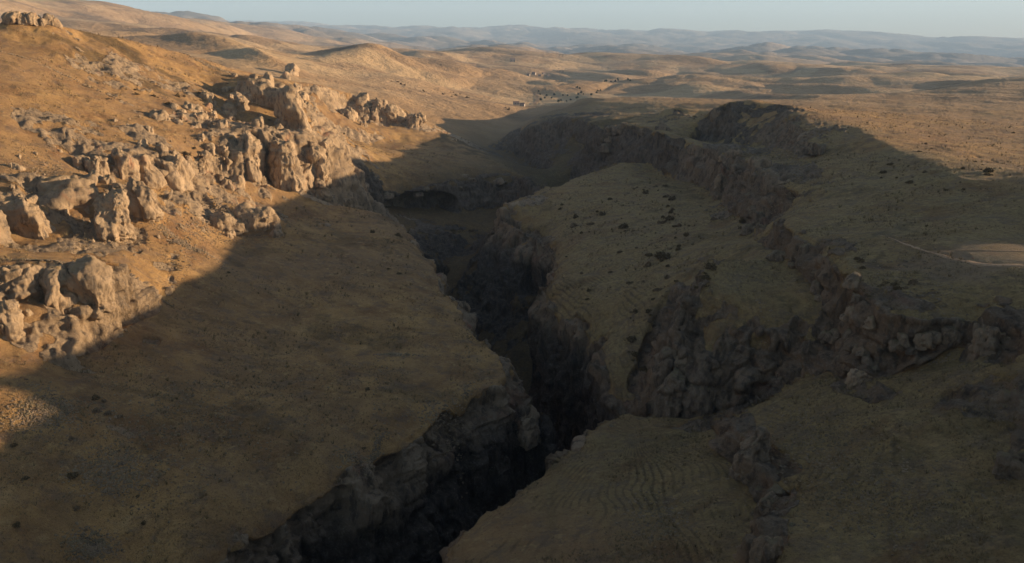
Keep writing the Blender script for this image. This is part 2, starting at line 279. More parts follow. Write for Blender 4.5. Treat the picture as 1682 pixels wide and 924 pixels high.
def samp(G, x, y):
    t, r = to_grid(x, y); t = np.mod(t, NT); r = np.clip(r, 0, NR-1.001); a = samp1(G, t, r)
    F = HF if G is H else SF
    tf = (t-fi0)*2+.5; rf_ = r*2+.5; ny, nx = F.shape
    w = np.clip(np.minimum(np.minimum(tf, nx-2-tf)/40, (ny-2-rf_)/300), 0, 1)*(1-sst_(1300, 2400, np.hypot(x, y)))
    tc = np.clip(tf, 0, nx-1.001); rc = np.clip(rf_, 0, ny-1.001); t0 = tc.astype(int); r0 = rc.astype(int); ft = tc-t0; fr = rc-r0
    b = (F[r0, t0]*(1-ft)+F[r0, t0+1]*ft)*(1-fr)+(F[r0+1, t0]*(1-ft)+F[r0+1, t0+1]*ft)*fr
    return a*(1-w)+b*w
# ------------------------------------------------------------------ noise
PERM = np.random.default_rng(3).permutation(4096).astype(np.int64)
VAL = np.random.default_rng(4).uniform(-1, 1, 4096).astype(np.float32)
def hsh(i, j, k=0): return VAL[PERM[(PERM[(PERM[i & 4095]+j) & 4095]+k) & 4095]]
def n2(x, y, seed=0):
    i = np.floor(x).astype(np.int64); j = np.floor(y).astype(np.int64)
    fx = (x-i).astype(np.float32); fy = (y-j).astype(np.float32)
    fx = fx*fx*fx*(fx*(fx*6-15)+10); fy = fy*fy*fy*(fy*(fy*6-15)+10)
    a, b, c, d = hsh(i, j, seed), hsh(i+1, j, seed), hsh(i, j+1, seed), hsh(i+1, j+1, seed)
    return a+(b-a)*fx+(c-a)*fy+(a-b-c+d)*fx*fy
def n3(x, y, z, seed=0):
    k = np.floor(z).astype(np.int64); f = (z-k).astype(np.float32); f = f*f*(3-2*f)
    def layer(kk):
        i = np.floor(x).astype(np.int64); j = np.floor(y).astype(np.int64)
        fx = (x-i).astype(np.float32); fy = (y-j).astype(np.float32); fx = fx*fx*(3-2*fx); fy = fy*fy*(3-2*fy)
        q = kk*131+seed
        a, b, c, d = hsh(i, j, q), hsh(i+1, j, q), hsh(i, j+1, q), hsh(i+1, j+1, q)
        return a+(b-a)*fx+(c-a)*fy+(a-b-c+d)*fx*fy
    return layer(k)*(1-f)+layer(k+1)*f
def nb3(x, y, z, seed=0, e=.30):
    """block noise: flat-topped cells with narrow joints between them"""
    out = 0; i = np.floor(x).astype(np.int64); j = np.floor(y).astype(np.int64); k = np.floor(z).astype(np.int64)
    q = lambda f: (lambda t: t*t*(3-2*t))(np.clip((f-(.5-e/2))/e, 0, 1)).astype(np.float32)
    fx, fy, fz = q(x-i), q(y-j), q(z-k)
    for dk, wk in ((0, 1-fz), (1, fz)):
        s = (k+dk)*131+seed; a, b, c, d = hsh(i, j, s), hsh(i+1, j, s), hsh(i, j+1, s), hsh(i+1, j+1, s)
        out = out+wk*(a+(b-a)*fx+(c-a)*fy+(a-b-c+d)*fx*fy)
    return out
def fbm2(x, y, o, seed=0, g=0.5, rot=True):
    a = 1.0; s = 0
    for q in range(o):
        s = s+a*n2(x, y, seed+q); a *= g; x, y = (x*1.62-y*1.21)+7.3, (x*1.21+y*1.62)+3.1
    return s
def rdg2(x, y, o, seed=0, g=0.5):
    a = 1.0; s = 0
    for q in range(o):
        s = s+a*(1-2*np.abs(n2(x, y, seed+q))); a *= g; x, y = (x*1.62-y*1.21)+1.7, (x*1.21+y*1.62)+9.1
    return s
sst = lambda a, b, x: (lambda t: t*t*(3-2*t))(np.clip((x-a)/(b-a), 0, 1))
# ------------------------------------------------------------------ masks laid out on the land
def seg_dist(x, y, L):
    """distance from points to a plan polyline"""
    d = np.full(x.shape, 1e9, np.float32)
    for a, b in zip(L[:-1], L[1:]):
        ax, ay, bx, by = a[0], a[1], b[0], b[1]; ex, ey = bx-ax, by-ay; q = ex*ex+ey*ey+1e-9
        t = np.clip(((x-ax)*ex+(y-ay)*ey)/q, 0, 1); d = np.minimum(d, np.hypot(x-ax-t*ex, y-ay-t*ey))
    return d
GORGE_RIMS = [shL, rimR]
TRACK = [ps(*q) for q in [(1682, 432, 211), (1620, 426, 214), (1580, 415, 219), (1550, 402, 226), (1530, 394, 231), (1500, 380, 240), (1450, 358, 258), (1415, 338, 280), (1392, 320, 305)]]
TRACK2 = [ps(*q) for q in [(1760, 398, 222), (1682, 402, 224), (1640, 403, 225), (1600, 398, 228), (1560, 393, 231), (1530, 394, 231)]]
def relief(x, y):
    """height of the land (metres) with its relief; also the rock mask"""
    x = np.asarray(x, np.float32); y = np.asarray(y, np.float32)
    r = np.hypot(x, y); wq = 1-sst(900, 1300, r); xw = x+wq*(3.0*n2(x/24, y/24, 7)+1.6*n2(x/9.5, y/9.5, 8)+.6*n2(x/3.7, y/3.7, 11)); yw = y+wq*(3.0*n2(x/24, y/24, 9)+1.6*n2(x/9.5, y/9.5, 10)+.6*n2(x/3.7, y/3.7, 12))
    h = samp(H, xw, yw); st = samp(STEEP, xw, yw)
    far = sst(900, 2200, r)
    # the grass banks round over towards the gorge
    nz = r < 900
    if nz.any():
        xs, ys = xw[nz], yw[nz]; b_ = np.zeros(xs.shape, np.float32)
        for L, a_, w_ in ((rimL, 4.0, 17), (rimL2, 4.5, 17), (rimR2, 6.0, 20), (prom, 4.0, 16), (promcrest, 0, 1), (rimR, 3.5, 14)):
            if a_: q_ = seg_dist(xs, ys, L[::2] if len(L) > 8 else L)/w_; b_ = np.maximum(b_, a_*q_*np.exp(1-q_))
        h = np.array(h, np.float32); h[nz] += b_*(1-st[nz])*sst(-132, -124, h[nz])
    # far country: gullied hills, growing with distance
    wx = x+180*n2(x/900, y/900, 50); wy = y+180*n2(x/900, y/900, 51)
    am = 12+np.minimum(r, 2600)*.0105
    mid_ = 1-sst(3200, 5200, r)
    h = h+far*mid_*(am*(.9*n2(wx/520, wy/640, 60)+.38*n2(wx/230, wy/300, 61))-.28*am*rdg2(wx/260, wy/330, 2, 62, .45))
    h = h+far*(1-mid_)*(105*n2(x/1500, y/1700, 64)+44*n2(x/700, y/760, 65)-26*rdg2(x/900, y/1000, 3, 66, .45))*(1-sst(16000, 22000, r))
    h = h+sst(7000, 11000, r)*(80*n2(x/2900, y/3300, 67)-75*rdg2(x/2100, y/2300, 4, 70, 0.5)+20)
    near = 1-sst(1500, 4000, r)
    near = near*(1-.85*(1-sst_(25, 60, np.hypot(x-175, y-222)*np.ones_like(x))))
    h = h+near*(1.3*n2(x/70, y/70, 1)+.8*n2(x/31, y/31, 2)+0.45*n2(x/13, y/13, 3)+(0.20*n2(x/5.3, y/5.3, 4)+0.11*n2(x/2.1, y/2.1, 5)+0.05*n2(x/.9, y/.9, 6))*(1-st))
    return h, st, r
# ------------------------------------------------------------------ helpers for objects
C = sc.collection
def mesh_obj(name, verts, faces, mats, parent=None, smooth=True, attrs=None):
    me = bpy.data.meshes.new(name)
    verts = np.asarray(verts, np.float32); faces = np.asarray(faces, np.int32)
    me.vertices.add(len(verts)); me.vertices.foreach_set('co', verts.ravel())
    n = faces.shape[1]; me.loops.add(faces.size); me.loops.foreach_set('vertex_index', faces.ravel())
    me.polygons.add(len(faces)); me.polygons.foreach_set('loop_start', np.arange(len(faces), dtype=np.int32)*n)
    me.update(calc_edges=True); me.validate()
    me.polygons.foreach_set('use_smooth', np.full(len(me.polygons), smooth))
    for k, v in (attrs or {}).items():
        a = me.attributes.new(k, 'FLOAT', 'POINT'); a.data.foreach_set('value', np.asarray(v, np.float32).ravel())
    for m in (mats if isinstance(mats, (list, tuple)) else [mats]): me.materials.append(m)
    o = bpy.data.objects.new(name, me); C.objects.link(o); o.parent = parent
    return o
def tag(o, label=None, cat=None, group=None, kind=None):
    for k, v in (('label', label), ('category', cat), ('group', group), ('kind', kind)):
        if v: o[k] = v
    return o
# ------------------------------------------------------------------ materials
class NT_:
    def __init__(s, name):
        s.m = bpy.data.materials.new(name); s.m.use_nodes = True; s.t = s.m.node_tree; s.b = s.t.nodes['Principled BSDF']
        s.b.inputs['Specular IOR Level'].default_value = 0.15; s.b.inputs['Roughness'].default_value = 0.95
    def n(s, typ, **kw):
        nd = s.t.nodes.new(typ)
        for k, v in kw.items():
            if isinstance(k, str) and hasattr(nd, k): setattr(nd, k, v)
            else: nd.inputs[k].default_value = v
        return nd
    def l(s, a, b): s.t.links.new(a, b)
    def noise(s, vec, scale, detail=5, rough=0.6, dist=0.0):
        nd = s.t.nodes.new('ShaderNodeTexNoise'); nd.inputs['Scale'].default_value = scale; nd.inputs['Detail'].default_value = detail
        nd.inputs['Roughness'].default_value = rough; nd.inputs['Distortion'].default_value = dist; s.l(vec, nd.inputs['Vector']); return nd.outputs['Fac']
    def ramp(s, fac, stops):
        nd = s.t.nodes.new('ShaderNodeValToRGB'); cr = nd.color_ramp
        while len(cr.elements) < len(stops): cr.elements.new(0.5)
        for e, (p, c) in zip(cr.elements, stops): e.position = p; e.color = (*c, 1) if len(c) == 3 else c
        s.l(fac, nd.inputs[0]); return nd.outputs[0]
    def mix(s, fac, a, b, mode='MIX'):
        nd = s.t.nodes.new('ShaderNodeMix'); nd.data_type = 'RGBA'; nd.blend_type = mode
        for sock, v in ((nd.inputs['Factor'], fac), (nd.inputs['A'], a), (nd.inputs['B'], b)):
            if hasattr(v, 'links'): s.l(v, sock)
            elif sock.type == 'RGBA': sock.default_value = (*v, 1)
            else: sock.default_value = v
        return nd.outputs['Result'] if nd.outputs['Result'].type == 'RGBA' else nd.outputs[2]
    def math(s, op, a, b=0.0, clamp=False):
        nd = s.t.nodes.new('ShaderNodeMath'); nd.operation = op; nd.use_clamp = clamp
        for sock, v in ((nd.inputs[0], a), (nd.inputs[1], b)):
            if hasattr(v, 'links'): s.l(v, sock)
            else: sock.default_value = v
        return nd.outputs[0]
    def attr(s, name):
        nd = s.t.nodes.new('ShaderNodeAttribute'); nd.attribute_name = name; return nd.outputs['Fac']
    def bump(s, h, dist, strength=1.0, prev=None):
        nd = s.t.nodes.new('ShaderNodeBump'); nd.inputs['Distance'].default_value = dist; nd.inputs['Strength'].default_value = strength
        s.l(h, nd.inputs['Height'])
        if prev: s.l(prev, nd.inputs['Normal'])
        return nd.outputs[0]
    def pos(s, scale=(1, 1, 1), obj=False):
        g = s.t.nodes.new('ShaderNodeTexCoord').outputs['Object'] if obj else s.t.nodes.new('ShaderNodeNewGeometry').outputs['Position']
        mp = s.t.nodes.new('ShaderNodeMapping'); mp.inputs['Scale'].default_value = scale; s.l(g, mp.inputs['Vector']); return mp.outputs[0]

def rock_color(m, P, Pv, stain_shade=None):
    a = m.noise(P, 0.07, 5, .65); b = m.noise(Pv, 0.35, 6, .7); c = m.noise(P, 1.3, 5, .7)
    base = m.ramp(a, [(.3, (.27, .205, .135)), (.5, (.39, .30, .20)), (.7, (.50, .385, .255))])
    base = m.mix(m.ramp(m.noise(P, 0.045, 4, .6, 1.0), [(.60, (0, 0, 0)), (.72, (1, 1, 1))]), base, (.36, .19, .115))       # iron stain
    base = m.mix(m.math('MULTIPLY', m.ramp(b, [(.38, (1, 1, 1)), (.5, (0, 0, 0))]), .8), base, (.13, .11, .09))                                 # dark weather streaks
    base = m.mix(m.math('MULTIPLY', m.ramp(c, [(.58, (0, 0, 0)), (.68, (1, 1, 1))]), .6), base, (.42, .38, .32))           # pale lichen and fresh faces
    if stain_shade is not None: base = m.mix(stain_shade, base, m.mix(m.ramp(b, [(.38, (0, 0, 0)), (.62, (1, 1, 1))]), (.060, .050, .042), m.mix(m.ramp(c, [(.5, (0, 0, 0)), (.72, (1, 1, 1))]), (.125, .105, .085), (.30, .265, .225))))  # darkens the rock by the mask of stain and painted shade
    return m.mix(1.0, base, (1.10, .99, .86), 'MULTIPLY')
def mat_ground():
    m = NT_('dry_grass_and_rock'); P = m.pos(); Pv = m.pos((1, 1, .3))
    rock = m.attr('rock'); track = m.attr('track'); green = m.attr('green'); far = m.attr('far'); dark = m.attr('scrub_shade')
    big = m.noise(P, 0.012, 5, .6); mid = m.noise(P, 0.06, 6, .65, .4); fin = m.noise(P, 0.6, 7, .8); vf = m.noise(P, 2.3, 4, .7)
    g = m.ramp(mid, [(.28, (.18, .115, .06)), (.45, (.34, .215, .10)), (.6, (.44, .285, .125)), (.78, (.52, .36, .18))])
    g = m.mix(m.ramp(big, [(.35, (1, 1, 1)), (.6, (0, 0, 0))]), g, m.mix(mid, (.20, .135, .08), (.42, .275, .145)))
    gg = m.ramp(fin, [(.25, (.14, .11, .06)), (.5, (.29, .225, .115)), (.75, (.43, .33, .165))])
    g = m.mix(m.math('MULTIPLY', green, m.ramp(mid, [(.3, (.5, .5, .5)), (.6, (1, 1, 1))])), g, gg)
    # rusty and brown patches of dried weeds
    g = m.mix(m.math('MULTIPLY', m.ramp(m.noise(P, .035, 6, .7, .8), [(.52, (0, 0, 0)), (.66, (1, 1, 1))]), .55), g, (.17, .085, .045))
    g = m.mix(m.math('MULTIPLY', m.ramp(fin, [(.32, (1, 1, 1)), (.46, (0, 0, 0))]), .5), g, (.12, .085, .05))
    g = m.mix(m.math('MULTIPLY', m.ramp(vf, [(.34, (1, 1, 1)), (.45, (0, 0, 0))]), .4), g, (.11, .08, .045))
    g = m.mix(m.math('MULTIPLY', m.ramp(m.noise(P, .13, 5, .75), [(.5, (0, 0, 0)), (.62, (1, 1, 1))]), .55), g, (.16, .125, .105))
    g = m.mix(m.math('MULTIPLY', m.ramp(m.noise(P, .25, 5, .75), [(.56, (0, 0, 0)), (.68, (1, 1, 1))]), .6), g, (.50, .36, .18))
    # trodden cattle paths between grassy risers
    g = m.mix(m.attr('path'), g, (.075, .058, .040)); g = m.mix(m.attr('riser'), g, (.30, .225, .10))
    # gravel specks
    vo = m.t.nodes.new('ShaderNodeTexVoronoi'); vo.inputs['Scale'].default_value = .9; m.l(P, vo.inputs['Vector'])
    sp = m.math('MULTIPLY', m.ramp(vo.outputs['Distance'], [(.12, (1, 1, 1)), (.22, (0, 0, 0))]), m.ramp(m.noise(P, .05, 5, .7), [(.52, (0, 0, 0)), (.64, (1, 1, 1))]))
    g = m.mix(m.math('MULTIPLY', sp, .8), g, (.33, .29, .24))
    g = m.mix(m.math('MULTIPLY', dark, m.ramp(fin, [(.3, (1, 1, 1)), (.7, (.45, .45, .45))])), g, (.045, .040, .024))  # dark scrub colour, which also paints shade into gorge and valley
    farc = m.ramp(m.noise(P, .0032, 7, .62, .6), [(.3, (.17, .13, .09)), (.48, (.36, .25, .15)), (.68, (.46, .335, .21))])
    farc = m.mix(m.math('MULTIPLY', m.ramp(m.noise(m.pos((1, 1, 0)), .0011, 3, .5, 1.5), [(.50, (0, 0, 0)), (.56, (1, 1, 1))]), .65), farc, (.52, .39, .24))
    farc = m.mix(m.attr('far2'), farc, m.ramp(m.noise(P, .0008, 8, .65), [(.35, (.15, .145, .14)), (.55, (.27, .235, .21)), (.72, (.46, .37, .31))]))
    g = m.mix(far, g, farc)
    rc = rock_color(m, P, Pv, m.attr('stain_shade'))
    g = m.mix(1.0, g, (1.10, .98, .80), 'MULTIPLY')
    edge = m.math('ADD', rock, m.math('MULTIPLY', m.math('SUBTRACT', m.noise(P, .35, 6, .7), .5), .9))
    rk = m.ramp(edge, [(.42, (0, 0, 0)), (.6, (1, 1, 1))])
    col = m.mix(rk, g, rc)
    col = m.mix(m.math('MULTIPLY', track, m.ramp(m.noise(P, .8, 4, .6), [(.25, (.6, .6, .6)), (.6, (1, 1, 1))])), col, (.36, .245, .145))
    m.l(col, m.b.inputs['Base Color'])
    # fine relief: tufts, stones, and the grain of the rock
    hn = m.math('MULTIPLY', m.math('SUBTRACT', 1.0, far), 1.0)
    b1 = m.bump(m.math('MULTIPLY', fin, hn), 1.1); b2 = m.bump(m.math('MULTIPLY', vf, hn), .38, prev=b1)
    b3 = m.bump(m.math('MULTIPLY', m.math('MULTIPLY', m.noise(m.pos((1, 1, .5)), .8, 9, .75), rk), hn), 1.5, prev=b2)
    b4 = m.bump(m.math('MULTIPLY', m.noise(P, .02, 8, .65), far), 14, prev=b3)
    m.l(b4, m.b.inputs['Normal'])
    return m.m
M_GROUND = mat_ground()
# ------------------------------------------------------------------ ground mesh: columns fan out from under the drone's position, rows fall where the land shows
def ell(x, y, cx, cy, a, b, rot=0):
    c, s = math.cos(R(rot)), math.sin(R(rot)); u = (x-cx)*c+(y-cy)*s; v = -(x-cx)*s+(y-cy)*c
    return (u/a)**2+(v/b)**2
def build_ground(name, ths, rows, dec=1, wrap=False):
    NRW = 5200; lr = np.linspace(math.log(R0), math.log(R1), NRW); rad = np.exp(lr)
    cols = []
    sub = ths[::dec] if (len(ths)-1) % dec == 0 else np.append(ths[::dec], ths[-1])
    for i in range(0, len(sub), 64):
        t = sub[i:i+64][:, None]; X = np.sin(t)*rad; Y = np.cos(t)*rad
        h0 = relief(X, Y)[0]
        ang = np.arctan2(h0, rad); mx = np.maximum.accumulate(ang, axis=1); vis = (ang >= mx-1.2e-3)
        da = np.abs(np.diff(ang, axis=1)); ds = np.hypot(np.diff(h0, axis=1), np.diff(rad))/rad[1:]
        v = blurrow(vis[:, 1:].astype(np.float32), 10)
        w = 1e-7+ds*0.010+np.minimum(da, .02)*(0.16+0.84*v)
        w = blurrow(w, 3)
        c = np.concatenate([np.zeros((len(t), 1)), np.cumsum(w, axis=1)], axis=1)
        cols.append(c/c[:, -1:])
    cum = np.concatenate(cols)
    cum = blurcol(cum, 9)
    if dec > 1:
        k = np.searchsorted(sub, ths, 'right')-1; k = np.clip(k, 0, len(sub)-2); f = ((ths-sub[k])/(sub[k+1]-sub[k]))[:, None]; q = np.linspace(0, 1, rows)
        ls = np.stack([np.interp(q, c, lr) for c in cum]); return ls[k]*(1-f)+ls[k+1]*f
    q = np.linspace(0, 1, rows)
    lrs = np.stack([np.interp(q, c, lr) for c in cum])          # columns x rows
    return lrs
def blurrow(a, n):
    k = np.ones(2*n+1)/(2*n+1); p = np.pad(a, ((0, 0), (n, n)), 'edge'); cs = np.cumsum(np.pad(p, ((0, 0), (1, 0))), axis=1)
    return (cs[:, 2*n+1:]-cs[:, :-2*n-1])/(2*n+1)
def blurcol(a, n):
    for _ in range(n):
        p = np.pad(a, ((1, 1), (0, 0)), 'edge'); a = .25*p[:-2]+.5*p[1:-1]+.25*p[2:]
    return a
def surface(X, Y):
    """finished ground: positions, with the cliffs pushed in and out as rock, and the masks"""
    Z, st, r = relief(X, Y)
    P = np.stack([X, Y, Z], -1)
    dU = np.gradient(P, axis=0); dV = np.gradient(P, axis=1)
    N = np.cross(dU, dV); N /= np.linalg.norm(N, axis=-1, keepdims=True)+1e-12; N *= np.sign(N[..., 2:]+1e-9)
    N = blur3(N)
    rock = st.copy()
    # rocky bands on the shoulders of the gorge and in the outcrop belt
    near = 1-sst(1100, 2600, r)
    for L, w in ((shL, 7), (rimL2, 3), (rimR2, 3), (ledge, 5), (cavetop, 4), (promcrest, 0)):
        if w: rock = np.maximum(rock, .75*(1-sst(w*.4, w, seg_dist(X, Y, L))))
    blot = 0.5+0.5*fbm2(X/22, Y/22, 4, 20)/1.4
    for cx, cy, a, b, rot, k in ROCKY: rock = np.maximum(rock, k*(1-sst(.55, 1.1, ell(X, Y, cx, cy, a, b, rot)))*sst(.38, .62, blot+.06*k))
    brk = .42*fbm2(X/9, Y/9, 4, 400, .6)/1.4+.25*n3(X/6, Y/6, Z/6, 405)
    rock = sst(.30, .70, np.clip(rock, 0, 1)+brk*near*(1-sst(.9, 1.0, rock)*.5)*sst(.02, .12, rock)+brk*near*.3)
    rock = np.clip(rock*near+st*(1-near), 0, 1)
    x, y, z = X, Y, Z
    wz = z*.34
    wx = x+3*n3(x/14, y/14, z/20, 300); wy = y+3*n3(x/14, y/14, z/20, 301)
    ok = lambda lam: sst(1.6, 4.5, lam/(r*.0016))
    ux = wx*.86+wy*.5; uy = -wx*.5+wy*.86; z_ = z+1.2*n3(x/9, y/9, z/9, 130)
    d = 3.6*n3(wx/26, wy/26, z/34, 100)+2.0*nb3(ux/11, uy/11, z_/15, 101)+1.6*(.5-np.abs(n3(wx/9, wy/9, z/24, 106)))*1.6-1.6*np.maximum(n3(wx/7, wy/7, z/7, 107)-.25, 0)*3+1.3*nb3(ux/5.2, uy/5.2, z_/6.4, 102)*ok(4.4)+1.5*nb3(ux/3.8, uy/3.8, z_/34, 140)*ok(3.6)+.9*nb3(ux/2.4, uy/2.4, z_/2.7, 103)*ok(2.2)+.45*nb3(ux/1.2, uy/1.2, z_/1.2, 104)*ok(1.1)+.22*n3(x/.5, y/.5, z/.6, 105)*ok(.5)
    cr = np.maximum(0, 1-np.abs(n3(wx/13, wy/13, z/22, 120))*9)*1.8+np.maximum(0, 1-np.abs(n3(wx/6, wy/6, z/8, 121))*7)*.9*ok(3)
    bed = np.maximum(0, 1-np.abs(((z+2.5*n3(x/50, y/50, z/50, 122))/6.5) % 1-.5)*7)*1.1
    d = d-cr-bed*sst(-.3, .3, n3(x/30, y/30, z/10, 123))
    flat = np.clip(N[..., 2], 0, 1)
    d = d*(1-.55*sst(.55, .92, flat))
    # horizontal ledges in the limestone
    led = n3(x/40, y/40, z/3.1, 110)*1.3+.6*n3(x/20, y/20, z/1.2, 111)*ok(1.2); d += 0.7*led*(1-sst(.4, .8, flat))
    near2 = near*np.clip(r/120, .4, 1)
    P = P+N*(d*rock*near2)[..., None]
    # the rock shelter in the wall below the far slope
    for (ax, ay), (bx, by), zc, hh, dep in CAVES:
        L_ = math.hypot(bx-ax, by-ay); ux, uy = (bx-ax)/L_, (by-ay)/L_; mx, my = (ax+bx)/2, (ay+by)/2
        a_ = (X-mx)*ux+(Y-my)*uy; b_ = -(X-mx)*uy+(Y-my)*ux
        e = (a_/(L_/2))**2+((P[..., 2]-zc)/hh)**2; k_ = (1-sst(.72, 1.02, e))*(1-sst(11, 17, np.abs(b_)))
        P[..., 0] += -uy*dep*k_; P[..., 1] += ux*dep*k_; CAVE_K = k_
    # stepped cattle tracks along the contours
    dgR = np.minimum(seg_dist(X, Y, rimR), seg_dist(X, Y, rimR2))+2.2*n2(X/26, Y/26, 200)+.5*n2(X/7, Y/7, 201)
    ax_, ay_ = W2(1042, 722, 241); fan = np.arctan2(X-ax_, Y-ay_)*62+4.5*n2(X/24, Y/24, 205)+1.0*n2(X/8, Y/8, 206)
    ter = np.zeros_like(Z); pth = np.zeros_like(Z); ris = np.zeros_like(Z)
    for (cx, cy, a, b, rot, amp, per), mode in TERRACES:
        zz = fan if mode == 2 else dgR if mode else Z+1.0*n2(X/17, Y/17, 202)+.4*n2(X/6, Y/6, 203)
        m = 1-sst(.5, 1.15, ell(X, Y, cx, cy, a, b, rot)+.25*n2(X/12, Y/12, 210)); ph = (zz/per) % 1.0
        br = (1-rock)*np.clip(.55+.7*n2(X/9, Y/9, 211), 0, 1)
        m = m*sst(-.25, .35, n2(X/15, Y/15, 212)+.3*n2(X/5, Y/5, 213)+.3); ter += m*amp*(np.abs(ph-.5)*2-.5)*br; tri = np.abs(ph-.5)*2
        pth = np.maximum(pth, m*br*(1-sst(.12, .42, tri))*.6); ris = np.maximum(ris, m*br*sst(.55, .9, tri)*.5)
    P[..., 2] += ter
    # animal trails wandering over the slopes
    for sd, L_ in ((600, 140), (602, 210)):
        f_ = n2(X/L_, Y/L_, sd)+.08*n2(X/(L_*.4), Y/(L_*.4), sd+5)+.04*n2(X/5, Y/5, sd+9)-.12
        t_ = (1-sst(.35/L_, 1.3/L_, np.abs(f_)))*(1-rock)*(1-sst(500, 800, r))*sst(-.2, .2, n2(X/40, Y/40, sd+7)); pth = np.maximum(pth, .28*t_)
    # shallow rills down the shelf
    P[..., 2] -= .5*np.maximum(0, 1-np.abs(n2(X/34+.3*n2(X/60, Y/60, 620), Y/17, 621))*9)*(1-rock)*(1-sst(500, 800, r))*sst(0, .4, n2(X/70, Y/70, 622)+.2)
    return P, rock, r, (pth, ris)
def blur3(N):
    for ax in (0, 1):
        for _ in range(2): N = .25*np.roll(N, 1, ax)+.5*N+.25*np.roll(N, -1, ax)
    return N/(np.linalg.norm(N, axis=-1, keepdims=True)+1e-9)
def W2(px, py, s): x, y, _ = ps(px, py, s); return x, y
ROCKY = [(*W2(470, 235, 520), 70, 55, 20, .95), (*W2(300, 260, 420), 90, 42, 15, .9), (*W2(70, 320, 310), 62, 38, 20, .9), (*W2(90, 465, 235), 42, 22, 10, .9), (*W2(400, 365, 415), 34, 16, 10, .85),
         (*W2(330, 170, 520), 90, 60, 0, .55), (*W2(560, 300, 570), 32, 42, 0, .9), (*W2(640, 185, 870), 60, 30, 0, .9), (*W2(1150, 560, 260), 30, 42, 0, .9), (*W2(1640, 560, 180), 22, 26, 0, .8), (*W2(1650, 660, 150), 14, 18, 0, .65),
         (*W2(1300, 215, 520), 30, 60, 0, .8), (*W2(1250, 280, 430), 26, 70, 0, .95), (*W2(1215, 248, 570), 28, 55, 0, .95), (*W2(1250, 215, 620), 34, 60, 0, .95), (*W2(1340, 300, 360), 14, 30, 0, .55), (*W2(1600, 480, 200), 20, 8, 0, .5), (*W2(850, 390, 500), 30, 40, 0, .6), (*W2(1430, 490, 205), 12, 22, 0, .7), (*W2(1320, 400, 270), 8, 40, 10, .5), (*W2(1130, 200, 740), 50, 60, 0, .6), (*W2(740, 378, 600), 90, 36, 0, .9), (*W2(860, 250, 930), 120, 110, 0, .8), (*W2(1430, 560, 190), 8, 16, 0, .7), (*W2(1170, 600, 250), 30, 34, 0, .95)]
CAVES = [(W2(618, 338, 630), W2(762, 334, 660), -127, 12.5, 26)]
TERRACES = [((*W2(990, 835, 183), 58, 52, 0, .15, 2.2), 2), ((*W2(965, 520, 345), 30, 62, 0, .22, 2.4), 1), ((*W2(1180, 700, 215), 30, 14, 0, .22, 1.1), 0), ((*W2(1330, 720, 165), 24, 20, 0, .18, 1.2), 0), ((*W2(1290, 500, 250), 10, 30, 0, .2, 1.6), 0), ((*W2(1420, 440, 230), 26, 40, 0, .15, 1.3), 0)]
def masks(P, rock, r):
    X, Y, Z = P[..., 0], P[..., 1], P[..., 2]
    dt = np.minimum(seg_dist(X, Y, TRACK), seg_dist(X, Y, TRACK2))
    ru = np.abs(dt-1.3)
    track = (1-sst(.5, 1.3, ru))*(1-sst(3, 5, dt)); 
    track = np.maximum(track, .0)
    green = sst(-10, 40, X+25*n2(X/60, Y/60, 30)-0.02*Y)*(1-sst(190, 240, X+18*n2(X/30, Y/30, 31)))*(1-sst(900, 1500, r))
    green = np.maximum(green, .35*(1-sst(.4, 1.1, ell(X, Y, *W2(740, 260, 740), 130, 120))))
    far = sst(700, 1500, r)
    scrub_shade = np.zeros_like(X)
    for q in SCRUB_SHADE: scrub_shade = np.maximum(scrub_shade, q[5]*(1-sst(.4, 1.3, ell(X, Y, *q[:5])+.8*n2(X/14, Y/14, 40)+.4*n2(X/5, Y/5, 41))))
    scrub_shade = np.maximum(scrub_shade, sst(.1, .5, fbm2(X/26, Y/26, 5, 44, .65)-.6)*.4*(1-far))
    scrub_shade = np.maximum(scrub_shade, (1-sst(-12, 2, Z+128-30*sst(500, 700, Y)))*.9*(1-sst(1100, 1300, r)))  # gorge shade painted as near-black ground below the rims
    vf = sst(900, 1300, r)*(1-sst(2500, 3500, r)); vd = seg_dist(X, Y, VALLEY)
    scrub_shade = np.maximum(scrub_shade, sst(900, 1100, r)*(1-sst(60, 150, vd+55*n2(X/90, Y/90, 45)+25*n2(X/30, Y/30, 47)))*.95)  # valley vegetation and its shade painted as one dark band
    stain_shade = 1-.75*sst(-139+5*n2(X/30, Y/30, 48), -124+5*n2(X/30, Y/30, 48), Z)-.25*sst(-120, -108, Z); stain_shade = np.maximum(stain_shade, .85*sst(-70, -20, X)*sst(560, 640, Y)*(1-sst(1100, 1500, r))); stain_shade = np.maximum(stain_shade, .9*(1-sst(12, 24, seg_dist(X, Y, cavetop)))); stain_shade = np.maximum(stain_shade, .5*sst(20, 60, X)*(1-sst(900, 1300, r)))  # stained rock with shade painted in: gorge walls, right-hand cliffs, cave wall
    return dict(stain_shade=np.clip(stain_shade, 0, 1), rock=rock, track=np.maximum(.55*(1-sst(.4, 1.2, ell(X, Y, *W2(1625, 415, 220), 26, 17)+.7*n2(X/6, Y/6, 46))), .8*(1-sst(.5, 1.2, ell(X, Y, *W2(200, 713, 202), 5.5, 1.3, -10)+.4*n2(X/2, Y/2, 47)))), green=green, far=far, far2=sst(7000, 13000, r), scrub_shade=scrub_shade)
VALLEY = [ps(*q) for q in [(820, 240, 1000), (862, 200, 1300), (868, 180, 1500), (870, 165, 1750), (888, 152, 2150), (885, 143, 2500), (860, 132, 3000)]]
